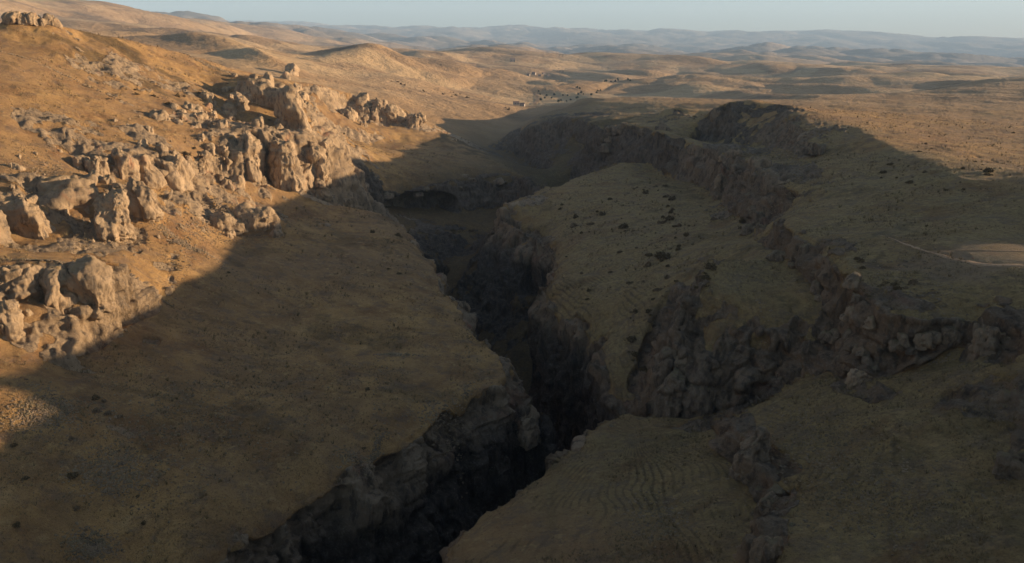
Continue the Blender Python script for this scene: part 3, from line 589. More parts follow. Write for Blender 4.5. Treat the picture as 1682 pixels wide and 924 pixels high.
SCRUB_SHADE = [(*W2(885, 262, 900), 130, 130, 0, .95), (*W2(930, 165, 1250), 190, 70, 0, .7), (*W2(170, 105, 560), 40, 14, 0, .9), (*W2(185, 120, 520), 45, 8, 0, .8), (*W2(280, 112, 560), 14, 6, 0, .8), (*W2(740, 156, 1560), 130, 45, 0, .8)]  # scrub patches; those at the gorge bend and valley also paint in shade
def ground(name, ths, rows, dec=1):
    lrs = build_ground(name, ths, rows, dec)
    th = ths[:, None]; rad = np.exp(lrs); X = np.sin(th)*rad; Y = np.cos(th)*rad
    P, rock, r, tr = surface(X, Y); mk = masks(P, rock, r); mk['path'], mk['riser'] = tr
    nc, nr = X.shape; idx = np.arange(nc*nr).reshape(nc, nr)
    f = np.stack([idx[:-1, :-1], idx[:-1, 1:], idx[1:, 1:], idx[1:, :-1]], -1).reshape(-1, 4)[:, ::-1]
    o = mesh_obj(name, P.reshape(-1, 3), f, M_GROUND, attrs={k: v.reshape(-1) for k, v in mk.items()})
    tag(o, kind='structure'); return o, P, lrs
HALF = 0.745
COLS, ROWS = (1120, 1260)
th_in = np.linspace(-HALF, HALF, COLS)
gobj, GP, GL = ground('ground', th_in, ROWS, 3)
# the land outside the frame, on both sides and behind
th_out = np.linspace(HALF, 2*math.pi-HALF, 240)
gout, GPo, _ = ground('surrounding_ground', th_out, 420)
# under the drone
c0 = [(0, 0, float(samp(H, np.array([0.]), np.array([1.]))[0]))]
tt = np.linspace(0, 2*math.pi, 64, endpoint=False); rim = np.stack([np.sin(tt)*R0*1.01, np.cos(tt)*R0*1.01], 1)
rz = relief(rim[:, 0], rim[:, 1])[0]
vv = np.array(c0+[(a[0], a[1], z) for a, z in zip(rim, rz)]); ff = np.array([(0, 1+(i+1) % 64, 1+i) for i in range(64)])
mesh_obj('ground_below', vv, ff, M_GROUND, attrs={k: np.zeros(65) for k in ('rock', 'track', 'green', 'far', 'scrub_shade', 'stain_shade', 'path', 'riser', 'far2')})['kind'] = 'structure'
print('ground', round(time.time()-T0, 1))
# ------------------------------------------------------------------ where a photo ray meets the ground
def gz(x, y): return float(relief(np.array([x]), np.array([y]))[0][0])
def hit(px, py, smin=60.0, smax=4000.0):
    dx, dy, dz = ray(px, py); s = np.exp(np.linspace(math.log(smin), math.log(smax), 2600))
    z = relief(dx*s, dy*s)[0]; b = np.nonzero(dz*s <= z)[0]
    k = b[0] if len(b) else len(s)-1
    return float(dx*s[k]), float(dy*s[k]), float(z[k]), float(s[k])
# ------------------------------------------------------------------ rocks
def mat_rock(name, stain_shade):
    m = NT_(name); P = m.pos(); Pv = m.pos((1, 1, .4))
    st = m.t.nodes.new('ShaderNodeValue'); st.outputs[0].default_value = stain_shade
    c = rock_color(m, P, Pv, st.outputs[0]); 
    nrm = m.t.nodes.new('ShaderNodeSeparateXYZ'); m.l(m.t.nodes.new('ShaderNodeNewGeometry').outputs['Normal'], nrm.inputs[0])
    up = m.math('MULTIPLY', m.ramp(nrm.outputs['Z'], [(.62, (0, 0, 0)), (.9, (1, 1, 1))]), m.ramp(m.noise(P, .4, 5, .7), [(.42, (0, 0, 0)), (.6, (1, 1, 1))]))
    c = m.mix(m.math('MULTIPLY', up, .85), c, (.38, .25, .11) if stain_shade < .3 else (.25, .19, .09)); m.l(c, m.b.inputs['Base Color'])
    b1 = m.bump(m.noise(Pv, .7, 9, .75), 1.3); b2 = m.bump(m.noise(P, 3.0, 5, .7), .25, prev=b1); m.l(b2, m.b.inputs['Normal'])
    return m.m
M_ROCK = mat_rock('weathered_limestone', 0.0); M_DARK = mat_rock('dark_limestone', 0.6); M_GREY = mat_rock('grey_lichened_limestone', 0.3)  # dark and grey copies mix in more of the dark rock tone
def ico(sub):
    bm = bmesh.new(); bmesh.ops.create_icosphere(bm, subdivisions=sub, radius=1.0)
    v = np.array([p.co[:] for p in bm.verts], np.float32); f = np.array([[q.index for q in p.verts] for p in bm.faces], np.int32); bm.free(); return v, f
ICO = {k: ico(k) for k in (2, 3, 4, 5, 6)}
def rock_shape(w, d, h, seed, sub=5, pts=2.6, flute=1.0, taper=.35, lean=(0, 0), pocket=1.0):
    """a weathered lump w x d x h metres standing on z=0 (its root goes below)"""
    n, f = ICO[sub]; n = n.copy(); e = 2/pts
    q = np.sign(n)*np.abs(n)**e; q /= (np.abs(q)**pts).sum(1, keepdims=True)**(1/pts)
    x, y, z = q[:, 0], q[:, 1], q[:, 2]
    t = np.clip(z, 0, 1); s = 1-taper*t
    px = x*w/2*s+lean[0]*h*t*t; py = y*d/2*s+lean[1]*h*t*t; pzz = np.where(z > 0, z*h, z*h*.45)
    S = (w+d)/2; L = S*.30; o = seed*37.1
    N = n/np.array([w/2, d/2, h*.8]); N /= np.linalg.norm(N, axis=1, keepdims=True)
    P = np.stack([px, py, pzz], 1); g = np.random.default_rng(seed+900)
    # joint planes cut the lump into faces
    for q in range(16):
        az = g.uniform(0, 2*math.pi); el = g.choice([g.uniform(-.1, .25), g.uniform(.3, .8), g.uniform(.9, 1.5)], p=[.5, .3, .2])
        nn = np.array([math.cos(az)*math.cos(el), math.sin(az)*math.cos(el), math.sin(el)]); dist = P@nn; lim = np.quantile(dist[P[:, 2] > -.1*h], g.uniform(.80, .97)); P = P-nn*np.maximum(dist-lim, 0)[:, None]*.93
    px, py, pzz = P[:, 0], P[:, 1], P[:, 2]
    dd = .34*n3((px+o)/(S*.6), (py+o)/(S*.6), pzz/(S*.75), seed)+.17*nb3((px+o)/(S*.30), (py+o*.7)/(S*.30), (pzz+.1*px)/(S*.34), seed+7)+flute*.10*(.5-np.abs(n3((px+o)/L, (py+o)/L, pzz/(L*2.4), seed+1)))*1.7-.75*np.maximum(n3((px+o)/(S*.36), (py+o)/(S*.36), pzz/(S*.42), seed+8)-.34, 0)*pocket
    dd += .065*nb3((px+o)/(L*.40), (py+o)/(L*.40), pzz/(L*.42), seed+3)+.045*nb3((px+o)/(L*.17), (py+o)/(L*.17), pzz/(L*.17), seed+4)+.02*n3((px+o)/(L*.08), (py+o)/(L*.08), pzz/(L*.08), seed+5)
    dd -= .13*np.maximum(0, 1-np.abs(n3((px+o)/(S*.5), (py+o)/(S*.5), pzz/(S*.9), seed+11))*10)
    dd -= .07*np.maximum(0, 1-np.abs(((pzz+.05*S*n3(px/S*2, py/S*2, pzz/S, seed+13))/(S*.31)+o) % 1-.5)*9)
    P = P+N*(dd*S*.42)[:, None]
    return P, f
def rock(px, base, top, wpx, label, mat=None, name='rock_outcrop', deep=1.0, seed=0, s=None, sub=5, group=None, sink=0.0, **kw):
    x, y, z, sh = hit(px, base) if s is None else (*ps(px, base, s), s)
    zt = None if s is None else ps(px, base, s)[2]
    w = 1.25*wpx*sh/F_PX; h = (base-top)*sh/F_PX*.93
    off = w*deep*.35; r = math.hypot(x, y); x += x/r*off; y += y/r*off
    P, f = rock_shape(w, w*deep, h, seed, sub, **kw)
    a = math.atan2(x, y); c_, s_ = math.cos(-a), math.sin(-a)
    P = np.stack([P[:, 0]*c_-P[:, 1]*s_, P[:, 0]*s_+P[:, 1]*c_, P[:, 2]], 1)
    # keep positions in the world: the mesh is local to an origin at the foot
    g = gz(x, y); z = min(z, g+.05*h) if zt is None else min(zt, g+.15*h)
    o = mesh_obj(name, P, f, mat or M_ROCK); o.location = (x, y, z-sink*h)
    tag(o, label, 'rock', group); return o
BELT = 'rock outcrops on the sunlit left hillside'
for a in [
    # px, base, top, width px, label, kwargs
    (187, 378, 306, 62, 'rounded sunlit boulder with a pinkish hollow, standing alone in front of the rock wall', dict(seed=1, name='boulder', taper=.42, deep=.9, flute=.5, s=318, sub=6)),
    (236, 350, 290, 52, 'domed fluted rock just right of the lone pinkish boulder', dict(seed=2, name='boulder', taper=.3, s=335)),
    (207, 338, 292, 34, 'narrow upright rock squeezed between the lone boulder and the domed fluted rock', dict(seed=23, name='boulder', taper=.3, s=345)),
    (42, 388, 300, 92, 'broad bulging sunlit rock with a hollow at its foot, near the left edge', dict(seed=3, taper=.3, deep=.9, flute=.6, s=300, sub=6)),
    (112, 352, 278, 125, 'long smooth rock wall behind the lone pinkish boulder', dict(seed=4, taper=.25, deep=.6, flute=.6, s=330)),
    (-12, 420, 330, 60, 'rock cut by the left edge of the frame, below the bulging rock', dict(seed=5, s=280)),
    (38, 512, 425, 88, 'dark hollowed rock at the left end of the lower outcrop', dict(seed=6, taper=.35, deep=1.1, s=232, sub=6)),
    (98, 508, 432, 58, 'slanting rock rib in the middle of the lower outcrop', dict(seed=7, taper=.45, lean=(.25, .1), s=236)),
    (148, 498, 425, 66, 'rounded rock with a shadowed cleft at the right end of the lower outcrop', dict(seed=8, taper=.4, s=240, lean=(.15, .1))),
    (12, 540, 480, 46, 'lowest rock of the lower outcrop, at the left edge of the frame', dict(seed=9, s=220)),
    (466, 308, 206, 54, 'tall pale buttress lit gold between two dark clefts, highest on the crag', dict(seed=10, taper=.3, deep=1.1, flute=1.3, s=500, sub=6)),
    (517, 298, 214, 50, 'right-hand buttress of the crag, where the big shadow begins', dict(seed=11, taper=.35, deep=1.1, flute=1.2, s=520, sub=6)),
    (408, 292, 214, 70, 'wide rough buttress with a dark notch, left of the tall pale buttress', dict(seed=12, taper=.3, flute=1.3, s=480, sub=6)),
    (372, 296, 232, 42, 'pinkish broken buttress second from the left on the crag', dict(seed=13, taper=.35, flute=1.2, s=470)),
    (335, 300, 238, 46, 'stubby buttress at the left end of the crag', dict(seed=14, taper=.45, s=450)),
    (283, 302, 245, 58, 'squared rock with one dark vertical crack on its left side', dict(seed=15, taper=.3, pts=3.4, s=410, flute=.8)),
    (237, 298, 240, 44, 'grey rock left of the squared cracked rock', dict(seed=16, taper=.4, s=395)),
    (203, 285, 238, 36, 'knobbly rock in the middle of the broken row above the rock wall', dict(seed=17, taper=.4, s=385)),
    (165, 284, 246, 34, 'dark-mouthed rock in the left half of the broken row', dict(seed=18, taper=.3, s=375)),
    (135, 276, 252, 26, 'low flat rock at the left end of the broken row', dict(seed=19, taper=.3, s=375)),
    (438, 205, 121, 118, 'great upper crag crowned with pale rock, above the buttresses', dict(seed=20, taper=.35, deep=.9, flute=1.2, s=585, sub=6)),
    (482, 208, 138, 44, 'steep right shoulder of the upper crag beside its black cave', dict(seed=21, taper=.3, deep=1.2, s=560)),
    (388, 186, 142, 40, 'rock with a round black hole, left of the upper crag', dict(seed=22, taper=.3, s=560)),
    (428, 382, 332, 74, 'low pale slab outcrop whose right end reaches the big shadow', dict(seed=24, taper=.35, deep=.7, s=408, flute=.8)),
    (372, 378, 350, 52, 'jagged low rocks left of the pale slab outcrop', dict(seed=25, taper=.3, s=400)),
    (322, 372, 356, 46, 'flat broken rocks on bare ground right of the domed fluted rock', dict(seed=26, taper=.2, s=380)),
    (300, 392, 378, 40, 'flat stones lying below the broken rocks', dict(seed=27, taper=.2, s=360)),
    (268, 205, 188, 34, 'dark isolated rock on the upper grass slope', dict(seed=28, taper=.3, s=470)),
    (312, 195, 172, 36, 'grey hollowed rock below the bushes on the upper slope', dict(seed=29, taper=.3, s=510)),
    (598, 198, 163, 34, 'left-hand rock of the small far crag', dict(seed=30, taper=.35, s=850)),
    (622, 204, 162, 30, 'shadowed middle rock of the small far crag', dict(seed=31, taper=.3, s=855)),
    (648, 206, 172, 34, 'red-streaked rock of the small far crag', dict(seed=32, taper=.4, s=860)),
    (682, 207, 184, 26, 'low rock at the right tip of the small far crag', dict(seed=33, taper=.5, s=865)),
    (568, 192, 172, 34, 'low grey rock left of the small far crag', dict(seed=34, taper=.4, s=800)),
    (22, 32, 17, 26, 'left-hand rock of the castle-like outcrop on the skyline', dict(seed=35, taper=.3, s=505)),
    (40, 34, 17, 18, 'middle rock of the castle-like outcrop on the skyline', dict(seed=36, taper=.3, s=508)),
    (57, 35, 18, 22, 'right-hand rock of the castle-like outcrop on the skyline', dict(seed=37, taper=.3, s=510)),
    (80, 38, 27, 30, 'low pale rock trailing right of the skyline outcrop', dict(seed=38, taper=.4, s=515)),
]:
    k = dict(a[5]); rock(*a[:5], group=BELT if k.get('name') != 'boulder' else None, **k)
for a in [
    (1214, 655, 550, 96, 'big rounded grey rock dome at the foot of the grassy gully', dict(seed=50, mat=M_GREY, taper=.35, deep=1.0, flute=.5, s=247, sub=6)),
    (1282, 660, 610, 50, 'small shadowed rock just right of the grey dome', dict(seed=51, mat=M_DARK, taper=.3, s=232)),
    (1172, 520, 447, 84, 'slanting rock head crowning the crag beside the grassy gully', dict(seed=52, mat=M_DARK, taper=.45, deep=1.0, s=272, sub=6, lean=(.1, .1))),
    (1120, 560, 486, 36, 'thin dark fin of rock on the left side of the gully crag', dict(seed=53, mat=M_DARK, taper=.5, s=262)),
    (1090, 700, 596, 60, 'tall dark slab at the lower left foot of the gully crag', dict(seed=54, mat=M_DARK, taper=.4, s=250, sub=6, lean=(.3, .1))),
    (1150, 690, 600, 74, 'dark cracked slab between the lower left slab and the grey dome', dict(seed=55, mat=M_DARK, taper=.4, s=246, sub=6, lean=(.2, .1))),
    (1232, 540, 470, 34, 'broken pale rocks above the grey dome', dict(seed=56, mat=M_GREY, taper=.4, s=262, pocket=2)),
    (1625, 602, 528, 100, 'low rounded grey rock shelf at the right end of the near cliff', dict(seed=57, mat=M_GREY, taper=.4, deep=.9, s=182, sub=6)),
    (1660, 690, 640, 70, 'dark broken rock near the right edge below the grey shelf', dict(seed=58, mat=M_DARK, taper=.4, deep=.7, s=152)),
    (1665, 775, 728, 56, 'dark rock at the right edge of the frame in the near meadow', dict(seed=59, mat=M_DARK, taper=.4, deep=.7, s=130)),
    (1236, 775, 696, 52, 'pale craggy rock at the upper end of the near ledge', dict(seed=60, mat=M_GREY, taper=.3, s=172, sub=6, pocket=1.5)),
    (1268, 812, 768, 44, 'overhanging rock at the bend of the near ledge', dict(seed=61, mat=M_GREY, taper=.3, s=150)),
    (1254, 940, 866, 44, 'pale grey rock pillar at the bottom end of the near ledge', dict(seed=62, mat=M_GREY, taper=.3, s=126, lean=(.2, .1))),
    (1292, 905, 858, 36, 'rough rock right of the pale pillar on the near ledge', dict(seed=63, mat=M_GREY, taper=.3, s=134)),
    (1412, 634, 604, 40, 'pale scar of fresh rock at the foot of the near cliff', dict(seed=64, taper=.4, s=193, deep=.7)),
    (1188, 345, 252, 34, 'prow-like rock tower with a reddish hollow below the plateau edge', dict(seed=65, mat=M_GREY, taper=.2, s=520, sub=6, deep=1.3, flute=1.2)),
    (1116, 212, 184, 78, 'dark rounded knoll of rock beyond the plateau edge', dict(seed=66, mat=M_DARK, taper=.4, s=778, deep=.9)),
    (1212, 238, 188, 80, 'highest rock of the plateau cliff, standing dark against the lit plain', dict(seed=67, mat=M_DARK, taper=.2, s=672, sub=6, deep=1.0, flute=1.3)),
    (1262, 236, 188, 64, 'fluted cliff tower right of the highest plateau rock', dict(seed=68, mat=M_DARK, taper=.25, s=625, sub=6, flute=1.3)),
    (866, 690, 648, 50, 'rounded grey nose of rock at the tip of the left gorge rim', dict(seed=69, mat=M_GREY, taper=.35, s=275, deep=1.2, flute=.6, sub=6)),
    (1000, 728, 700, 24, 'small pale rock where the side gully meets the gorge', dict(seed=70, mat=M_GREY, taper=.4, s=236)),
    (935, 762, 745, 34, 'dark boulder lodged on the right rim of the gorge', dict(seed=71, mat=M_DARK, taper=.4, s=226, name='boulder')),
]:
    k = dict(a[5]); rock(*a[:5], **k)
GAP = []
rs = random.Random(5)
for (x0, x1, y0, y1, s0, n) in ((330, 540, 225, 315, 500, 26), (360, 500, 120, 210, 590, 20), (120, 320, 240, 305, 395, 20), (0, 160, 275, 395, 315, 6), (0, 200, 425, 530, 240, 5), (340, 460, 335, 392, 408, 10), (560, 700, 165, 208, 860, 10), (230, 360, 160, 240, 470, 14)):
    for i in range(n):
        px = rs.uniform(x0, x1); py = rs.uniform(y0, y1); w = rs.uniform(.35, 1)*(26 if s0 > 300 else 36); GAP.append((px, py, w, i))
for px, py, w, i in GAP:
    o = rock(px, py, py-w*rs.uniform(.5, .95), w, '', seed=300+i, sub=4, taper=.35, flute=.8); o['label'] = 'TODO'; o['pxy'] = (px, py, w)
CB = []
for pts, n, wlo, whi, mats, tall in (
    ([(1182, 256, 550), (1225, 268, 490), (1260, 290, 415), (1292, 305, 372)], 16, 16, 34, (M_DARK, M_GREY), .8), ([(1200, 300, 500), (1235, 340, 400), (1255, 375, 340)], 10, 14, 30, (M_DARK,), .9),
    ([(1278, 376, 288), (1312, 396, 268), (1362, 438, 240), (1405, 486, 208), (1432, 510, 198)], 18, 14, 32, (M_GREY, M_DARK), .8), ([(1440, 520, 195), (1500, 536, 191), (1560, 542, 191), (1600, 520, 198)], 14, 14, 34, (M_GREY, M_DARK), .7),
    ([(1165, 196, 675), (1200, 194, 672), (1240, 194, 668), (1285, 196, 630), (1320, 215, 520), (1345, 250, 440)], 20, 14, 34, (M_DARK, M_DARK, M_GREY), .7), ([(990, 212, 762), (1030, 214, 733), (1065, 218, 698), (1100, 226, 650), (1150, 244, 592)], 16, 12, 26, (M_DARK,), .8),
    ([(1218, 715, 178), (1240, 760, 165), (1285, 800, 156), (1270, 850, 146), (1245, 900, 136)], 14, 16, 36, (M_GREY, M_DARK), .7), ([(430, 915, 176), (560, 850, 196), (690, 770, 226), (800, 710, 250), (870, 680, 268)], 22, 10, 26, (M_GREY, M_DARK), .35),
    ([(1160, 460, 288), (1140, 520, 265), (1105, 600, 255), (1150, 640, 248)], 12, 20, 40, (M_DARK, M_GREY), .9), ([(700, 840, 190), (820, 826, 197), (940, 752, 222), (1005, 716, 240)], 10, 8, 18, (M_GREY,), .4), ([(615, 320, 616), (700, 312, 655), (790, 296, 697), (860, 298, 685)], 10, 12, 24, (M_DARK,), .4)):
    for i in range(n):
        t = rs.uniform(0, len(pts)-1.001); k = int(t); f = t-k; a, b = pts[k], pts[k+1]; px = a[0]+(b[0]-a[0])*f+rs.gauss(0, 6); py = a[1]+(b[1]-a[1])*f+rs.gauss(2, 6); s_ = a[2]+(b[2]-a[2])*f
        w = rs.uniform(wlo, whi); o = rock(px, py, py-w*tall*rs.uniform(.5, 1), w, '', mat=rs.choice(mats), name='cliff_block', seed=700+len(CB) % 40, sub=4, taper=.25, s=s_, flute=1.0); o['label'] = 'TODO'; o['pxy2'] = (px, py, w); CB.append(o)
# ------------------------------------------------------------------ loose stones, each its own
SH = [mesh_obj('boulder', *rock_shape(1, .8, .7, 80+i, 3, taper=.3), m) for i, m in enumerate([M_ROCK, M_ROCK, M_ROCK, M_GREY, M_GREY, M_DARK])]
SHM = [o.data for o in SH]
for o in SH: bpy.data.objects.remove(o)
def place(mesh, name, x, y, z, sc_, rz, label, cat, group):
    o = bpy.data.objects.new(name, mesh); C.objects.link(o); o.location = (x, y, z); o.scale = sc_; o.rotation_euler = (0, 0, rz); return tag(o, label, cat, group)
LM = [(187, 340, 'the lone pinkish boulder'), (45, 345, 'the bulging left rock'), (100, 470, 'the lower left outcrop'), (466, 255, 'the tall pale buttress'), (440, 160, 'the great upper crag'), (283, 272, 'the squared cracked rock'), (165, 265, 'the broken rock row'), (428, 360, 'the pale slab outcrop'), (645, 188, 'the small far crag'), (45, 26, 'the skyline outcrop'), (176, 668, 'the five-bush cluster'), (117, 780, 'the largest shelf bush'),
      (80, 690, 'the scree patch'), (290, 475, 'the big shadow corner'), (580, 300, 'the shaded rock prow'), (685, 335, 'the rock shelter'), (1214, 600, 'the grey rock dome'), (1170, 470, 'the gully crag'), (1180, 300, 'the reddish cliff hollow'), (1275, 370, 'the plateau cliff notch'), (1430, 560, 'the near cliff'), (1560, 410, 'the sunlit track'), (1625, 565, 'the grey rock shelf'), (860, 380, 'the low gorge spur'), (900, 490, 'the inner gorge bulge'),
      (1020, 268, 'the promontory crest'), (1060, 640, 'the side gully'), (1115, 190, 'the dark rocky knoll'), (1210, 180, 'the highest plateau rock'), (880, 650, 'the rounded rock nose'), (1450, 230, 'the plateau shadow edge'), (740, 225, 'the sunlit slope tip'), (890, 150, 'the valley road bend'), (885, 123, 'the far hamlet'), (1130, 90, 'the cone-shaped far hill'), (740, 135, 'the far rounded hill'), (1235, 760, 'the near rock ledge'), (820, 165, 'the valley mouth'), (1000, 205, 'the square-cut far cliff')]
USED = {}
def where(noun, px, py, sizeword=''):
    lx, ly, nm = min(LM, key=lambda q: math.hypot((q[0]-px), (q[1]-py)*1.3)); dx, dy = px-lx, py-ly; d = math.hypot(dx, dy)
    v = ('above ' if dy < 0 else 'below ') if abs(dy) > .4*abs(dx) else ''; h = ('left of ' if dx < 0 else 'right of ') if abs(dx) > .4*abs(dy) else ''
    rel = (v+'and '+h if v and h else v+h).strip(); far_ = 'just ' if d < 22 else 'well ' if d > 75 else ''
    if v and h: rel = ('above' if dy < 0 else 'below')+' and '+('left' if dx < 0 else 'right')+' of'
    lab = ' '.join((sizeword+' '+noun+', '+far_+rel+' '+nm).split()); return lab
for o in list(C.objects):
    if 'pxy' in o: q = o['pxy']; o['label'] = where('sunlit broken rock', q[0], q[1], 'small' if q[2] < 16 else 'larger' if q[2] > 23 else ''); o['group'] = 'broken rocks between the big outcrops'; del o['pxy']
for o in CB: q = o['pxy2']; o['label'] = where('cliff block', q[0], q[1], 'small shaded' if q[2] < 17 else 'large shaded' if q[2] > 27 else 'shaded'); o['group'] = 'broken blocks along the cliff edges'; del o['pxy2']
def stones(n, cx, cy, rx, ry, lo, hi, kinds, label, group, smax=4000):
    for i in range(n):
        px = random.gauss(cx, rx*.5); py = random.gauss(cy, ry*.5)
        x, y, z, s = hit(px, py, smax=smax); k = random.uniform(lo, hi)**1.0*(random.random()**1.5*.8+.6)
        place(SHM[random.choice(kinds)], 'boulder', x, y, z-.12*k, (k*random.uniform(.8, 1.4), k*random.uniform(.8, 1.3), k*random.uniform(.7, 1.2)), random.uniform(0, 6.3), where('stone', px, py, (('small ' if k < lo*.85 else 'larger ' if k > hi*.85 else '')+label)), 'boulder', group)
stones(46, 300, 215, 150, 70, 1.2, 3.4, (0, 1, 2), 'sunlit', 'stones scattered on the upper left hillside')
stones(36, 60, 270, 110, 30, .9, 2.4, (0, 1, 2), 'pale', 'stones above the long rock wall')
stones(34, 350, 370, 110, 26, .8, 2.2, (0, 1, 2), 'rough', 'stones round the low slab outcrop')
stones(14, 150, 400, 110, 26, .5, 1.4, (0, 1, 2), 'brown', 'stones between the left outcrops')
stones(30, 75, 690, 60, 30, .3, .9, (3, 4), 'grey', 'stones of the scree patch')
stones(26, 190, 790, 70, 40, .3, .8, (3, 4), 'grey', 'stones on the lower left shelf')
stones(20, 150, 910, 40, 20, .3, .8, (3, 4), 'grey shaded', 'stones at the bottom left')
for px, py, k, lab in ((178, 456, 3.0, 'upper of two boulders lying right of the lower outcrop'), (184, 468, 1.9, 'lower of two boulders lying right of the lower outcrop'), (748, 230, 4.5, 'white-topped boulder catching the last sun at the tip of the far slope'), (1640, 768, 1.2, 'single pale boulder in the near right meadow')):
    x, y, z, s = hit(px, py); place(SHM[0], 'boulder', x, y, z-.1*k, (k, k, k*1.1), random.uniform(0, 6), lab, 'boulder', None)
# ------------------------------------------------------------------ bushes
def mat_leaf(name, a, b):
    m = NT_(name); P = m.pos(); m.l(m.mix(m.noise(P, 1.7, 3, .6), a, b), m.b.inputs['Base Color']); return m.m
M_BUSH = mat_leaf('dark_thorn_leaves', (.06, .045, .02), (.20, .13, .06)); M_TREE = mat_leaf('valley_tree_leaves', (.03, .042, .02), (.085, .09, .045)); M_BARK = mat_leaf('bark', (.06, .045, .03), (.09, .07, .05))
def bush_mesh(n, seed, flat=.75, leaf=.13):
    g = np.random.default_rng(seed); c = g.normal(size=(n, 3)); c /= np.linalg.norm(c, axis=1, keepdims=True)
    lob = 1+.35*np.sin(c[:, 0]*4+seed)*np.cos(c[:, 1]*3+seed*2); c *= (lob*g.uniform(.35, 1, n)**.5*.5)[:, None]; c[:, 2] = np.abs(c[:, 2])*flat*1.6
    a = g.normal(size=(n, 3)); a /= np.linalg.norm(a, axis=1, keepdims=True); b = np.cross(a, g.normal(size=(n, 3))); b /= np.linalg.norm(b, axis=1, keepdims=True)
    L = g.uniform(.6, 1.3, (n, 1))*leaf; V = np.stack([c-a*L, c+b*L*.6, c+a*L, c-b*L*.6], 1).reshape(-1, 3); F = np.arange(4*n).reshape(n, 4); return V, F
BM = []
M_BUSH2 = mat_leaf('dry_brown_twigs', (.12, .085, .05), (.30, .20, .11))
for i in range(8):
    o = mesh_obj('thorn_bush', *bush_mesh((260, 320, 180)[i % 3], 200+i, (.75, .45, .95)[i % 3], (.13, .09, .15)[i % 3]), M_BUSH if i < 5 else M_BUSH2, smooth=False); BM.append(o.data); bpy.data.objects.remove(o)
def bush(px, py, size, label, group):
    x, y, z, s = hit(px, py); return place(random.choice(BM), 'thorn_bush', x, y, z-.06*size, (size, size*random.uniform(.8, 1.2), size*random.uniform(.6, .95)), random.uniform(0, 6.3), label, 'bush', group)
for px, py, k, lab in ((157, 655, 1.9, 'uppermost bush of the little cluster on the left shelf'), (172, 660, 1.2, 'tiny bush second from the top of the little cluster'), (158, 676, 2.1, 'left bush of the lower row of the little cluster'), (177, 680, 2.0, 'middle bush of the lower row of the little cluster'), (195, 684, 2.3, 'right bush of the lower row of the little cluster'), (117, 782, 3.0, 'largest dark bush alone on the left shelf'), (42, 786, 2.0, 'bush left of the largest dark bush'),
                       (117, 722, 1.5, 'bush between the little cluster and the largest dark bush'), (23, 733, 1.4, 'bush by the left edge of the frame'), (45, 744, 1.3, 'small bush right of the one at the left edge'), (126, 836, 1.5, 'bush below the largest dark bush'), (226, 816, 1.1, 'small bush right of the scree on the left shelf'), (236, 860, 1.2, 'bush low on the left shelf'), (28, 864, 1.6, 'bush at the bottom left of the shelf'), (140, 872, 1.0, 'tiny bush near the bottom left stones'),
                       (604, 640, 1.8, 'single bush in the middle of the left shelf'), (597, 737, 1.6, 'single bush near the left gorge rim'), (655, 450, 2.4, 'pair-like dark bush near the upper left shelf edge'), (638, 442, 1.8, 'small bush beside the upper shelf edge'), (612, 382, 3.0, 'bush on the shelf below the shaded prow'), (375, 448, 1.8, 'bush just inside the big shadow'), (1440, 640, .9, 'small bush at the foot of the near cliff')):
    bush(px, py, k, lab, None)
def bushes(n, cx, cy, rx, ry, lo, hi, label, group, rot=0):
    for i in range(n):
        if i % 3 == 0 or i == 0: a0, b0 = random.gauss(0, rx*.5), random.gauss(0, ry*.5)
        a, b = a0+random.gauss(0, rx*.09), b0+random.gauss(0, ry*.12); c_, s_ = math.cos(R(rot)), math.sin(R(rot)); k = lo*.7+(hi*1.15-lo*.7)*random.random()**2.6; x_, y_ = cx+a*c_-b*s_, cy+a*s_+b*c_; bush(x_, y_, k, where(label, x_, y_, 'small' if k < lo+.15*(hi-lo) else 'large' if k > lo+.6*(hi-lo) else ''), group)
bushes(110, 1080, 390, 125, 95, 1.2, 5.0, 'slope bush', 'bushes on the middle slope', -20)
bushes(36, 1000, 335, 120, 36, 1.4, 4.6, 'thorn bush', 'bushes on the promontory', -18)
bushes(24, 1060, 560, 40, 70, 1.2, 3.6, 'gully bush', 'bushes along the side gully')
bushes(30, 250, 158, 120, 14, 1.8, 4.6, 'low brown bush', 'bushes across the upper left slope')
bushes(24, 420, 230, 150, 70, 1.6, 3.6, 'dark bush among rocks', 'bushes among the sunlit rocks')
bushes(34, 1560, 262, 200, 55, 1.4, 3.4, 'low plateau bush', 'bushes on the plateau')
bushes(20, 1450, 470, 60, 40, .9, 2.4, 'low shaded bush', 'bushes on the plateau edge')
bushes(30, 720, 385, 90, 26, 2.0, 4.6, 'gorge bush', 'bushes inside the gorge')
bushes(26, 735, 153, 110, 8, 3.5, 8, 'far dark bush', 'bushes at the foot of the far hill', 12)
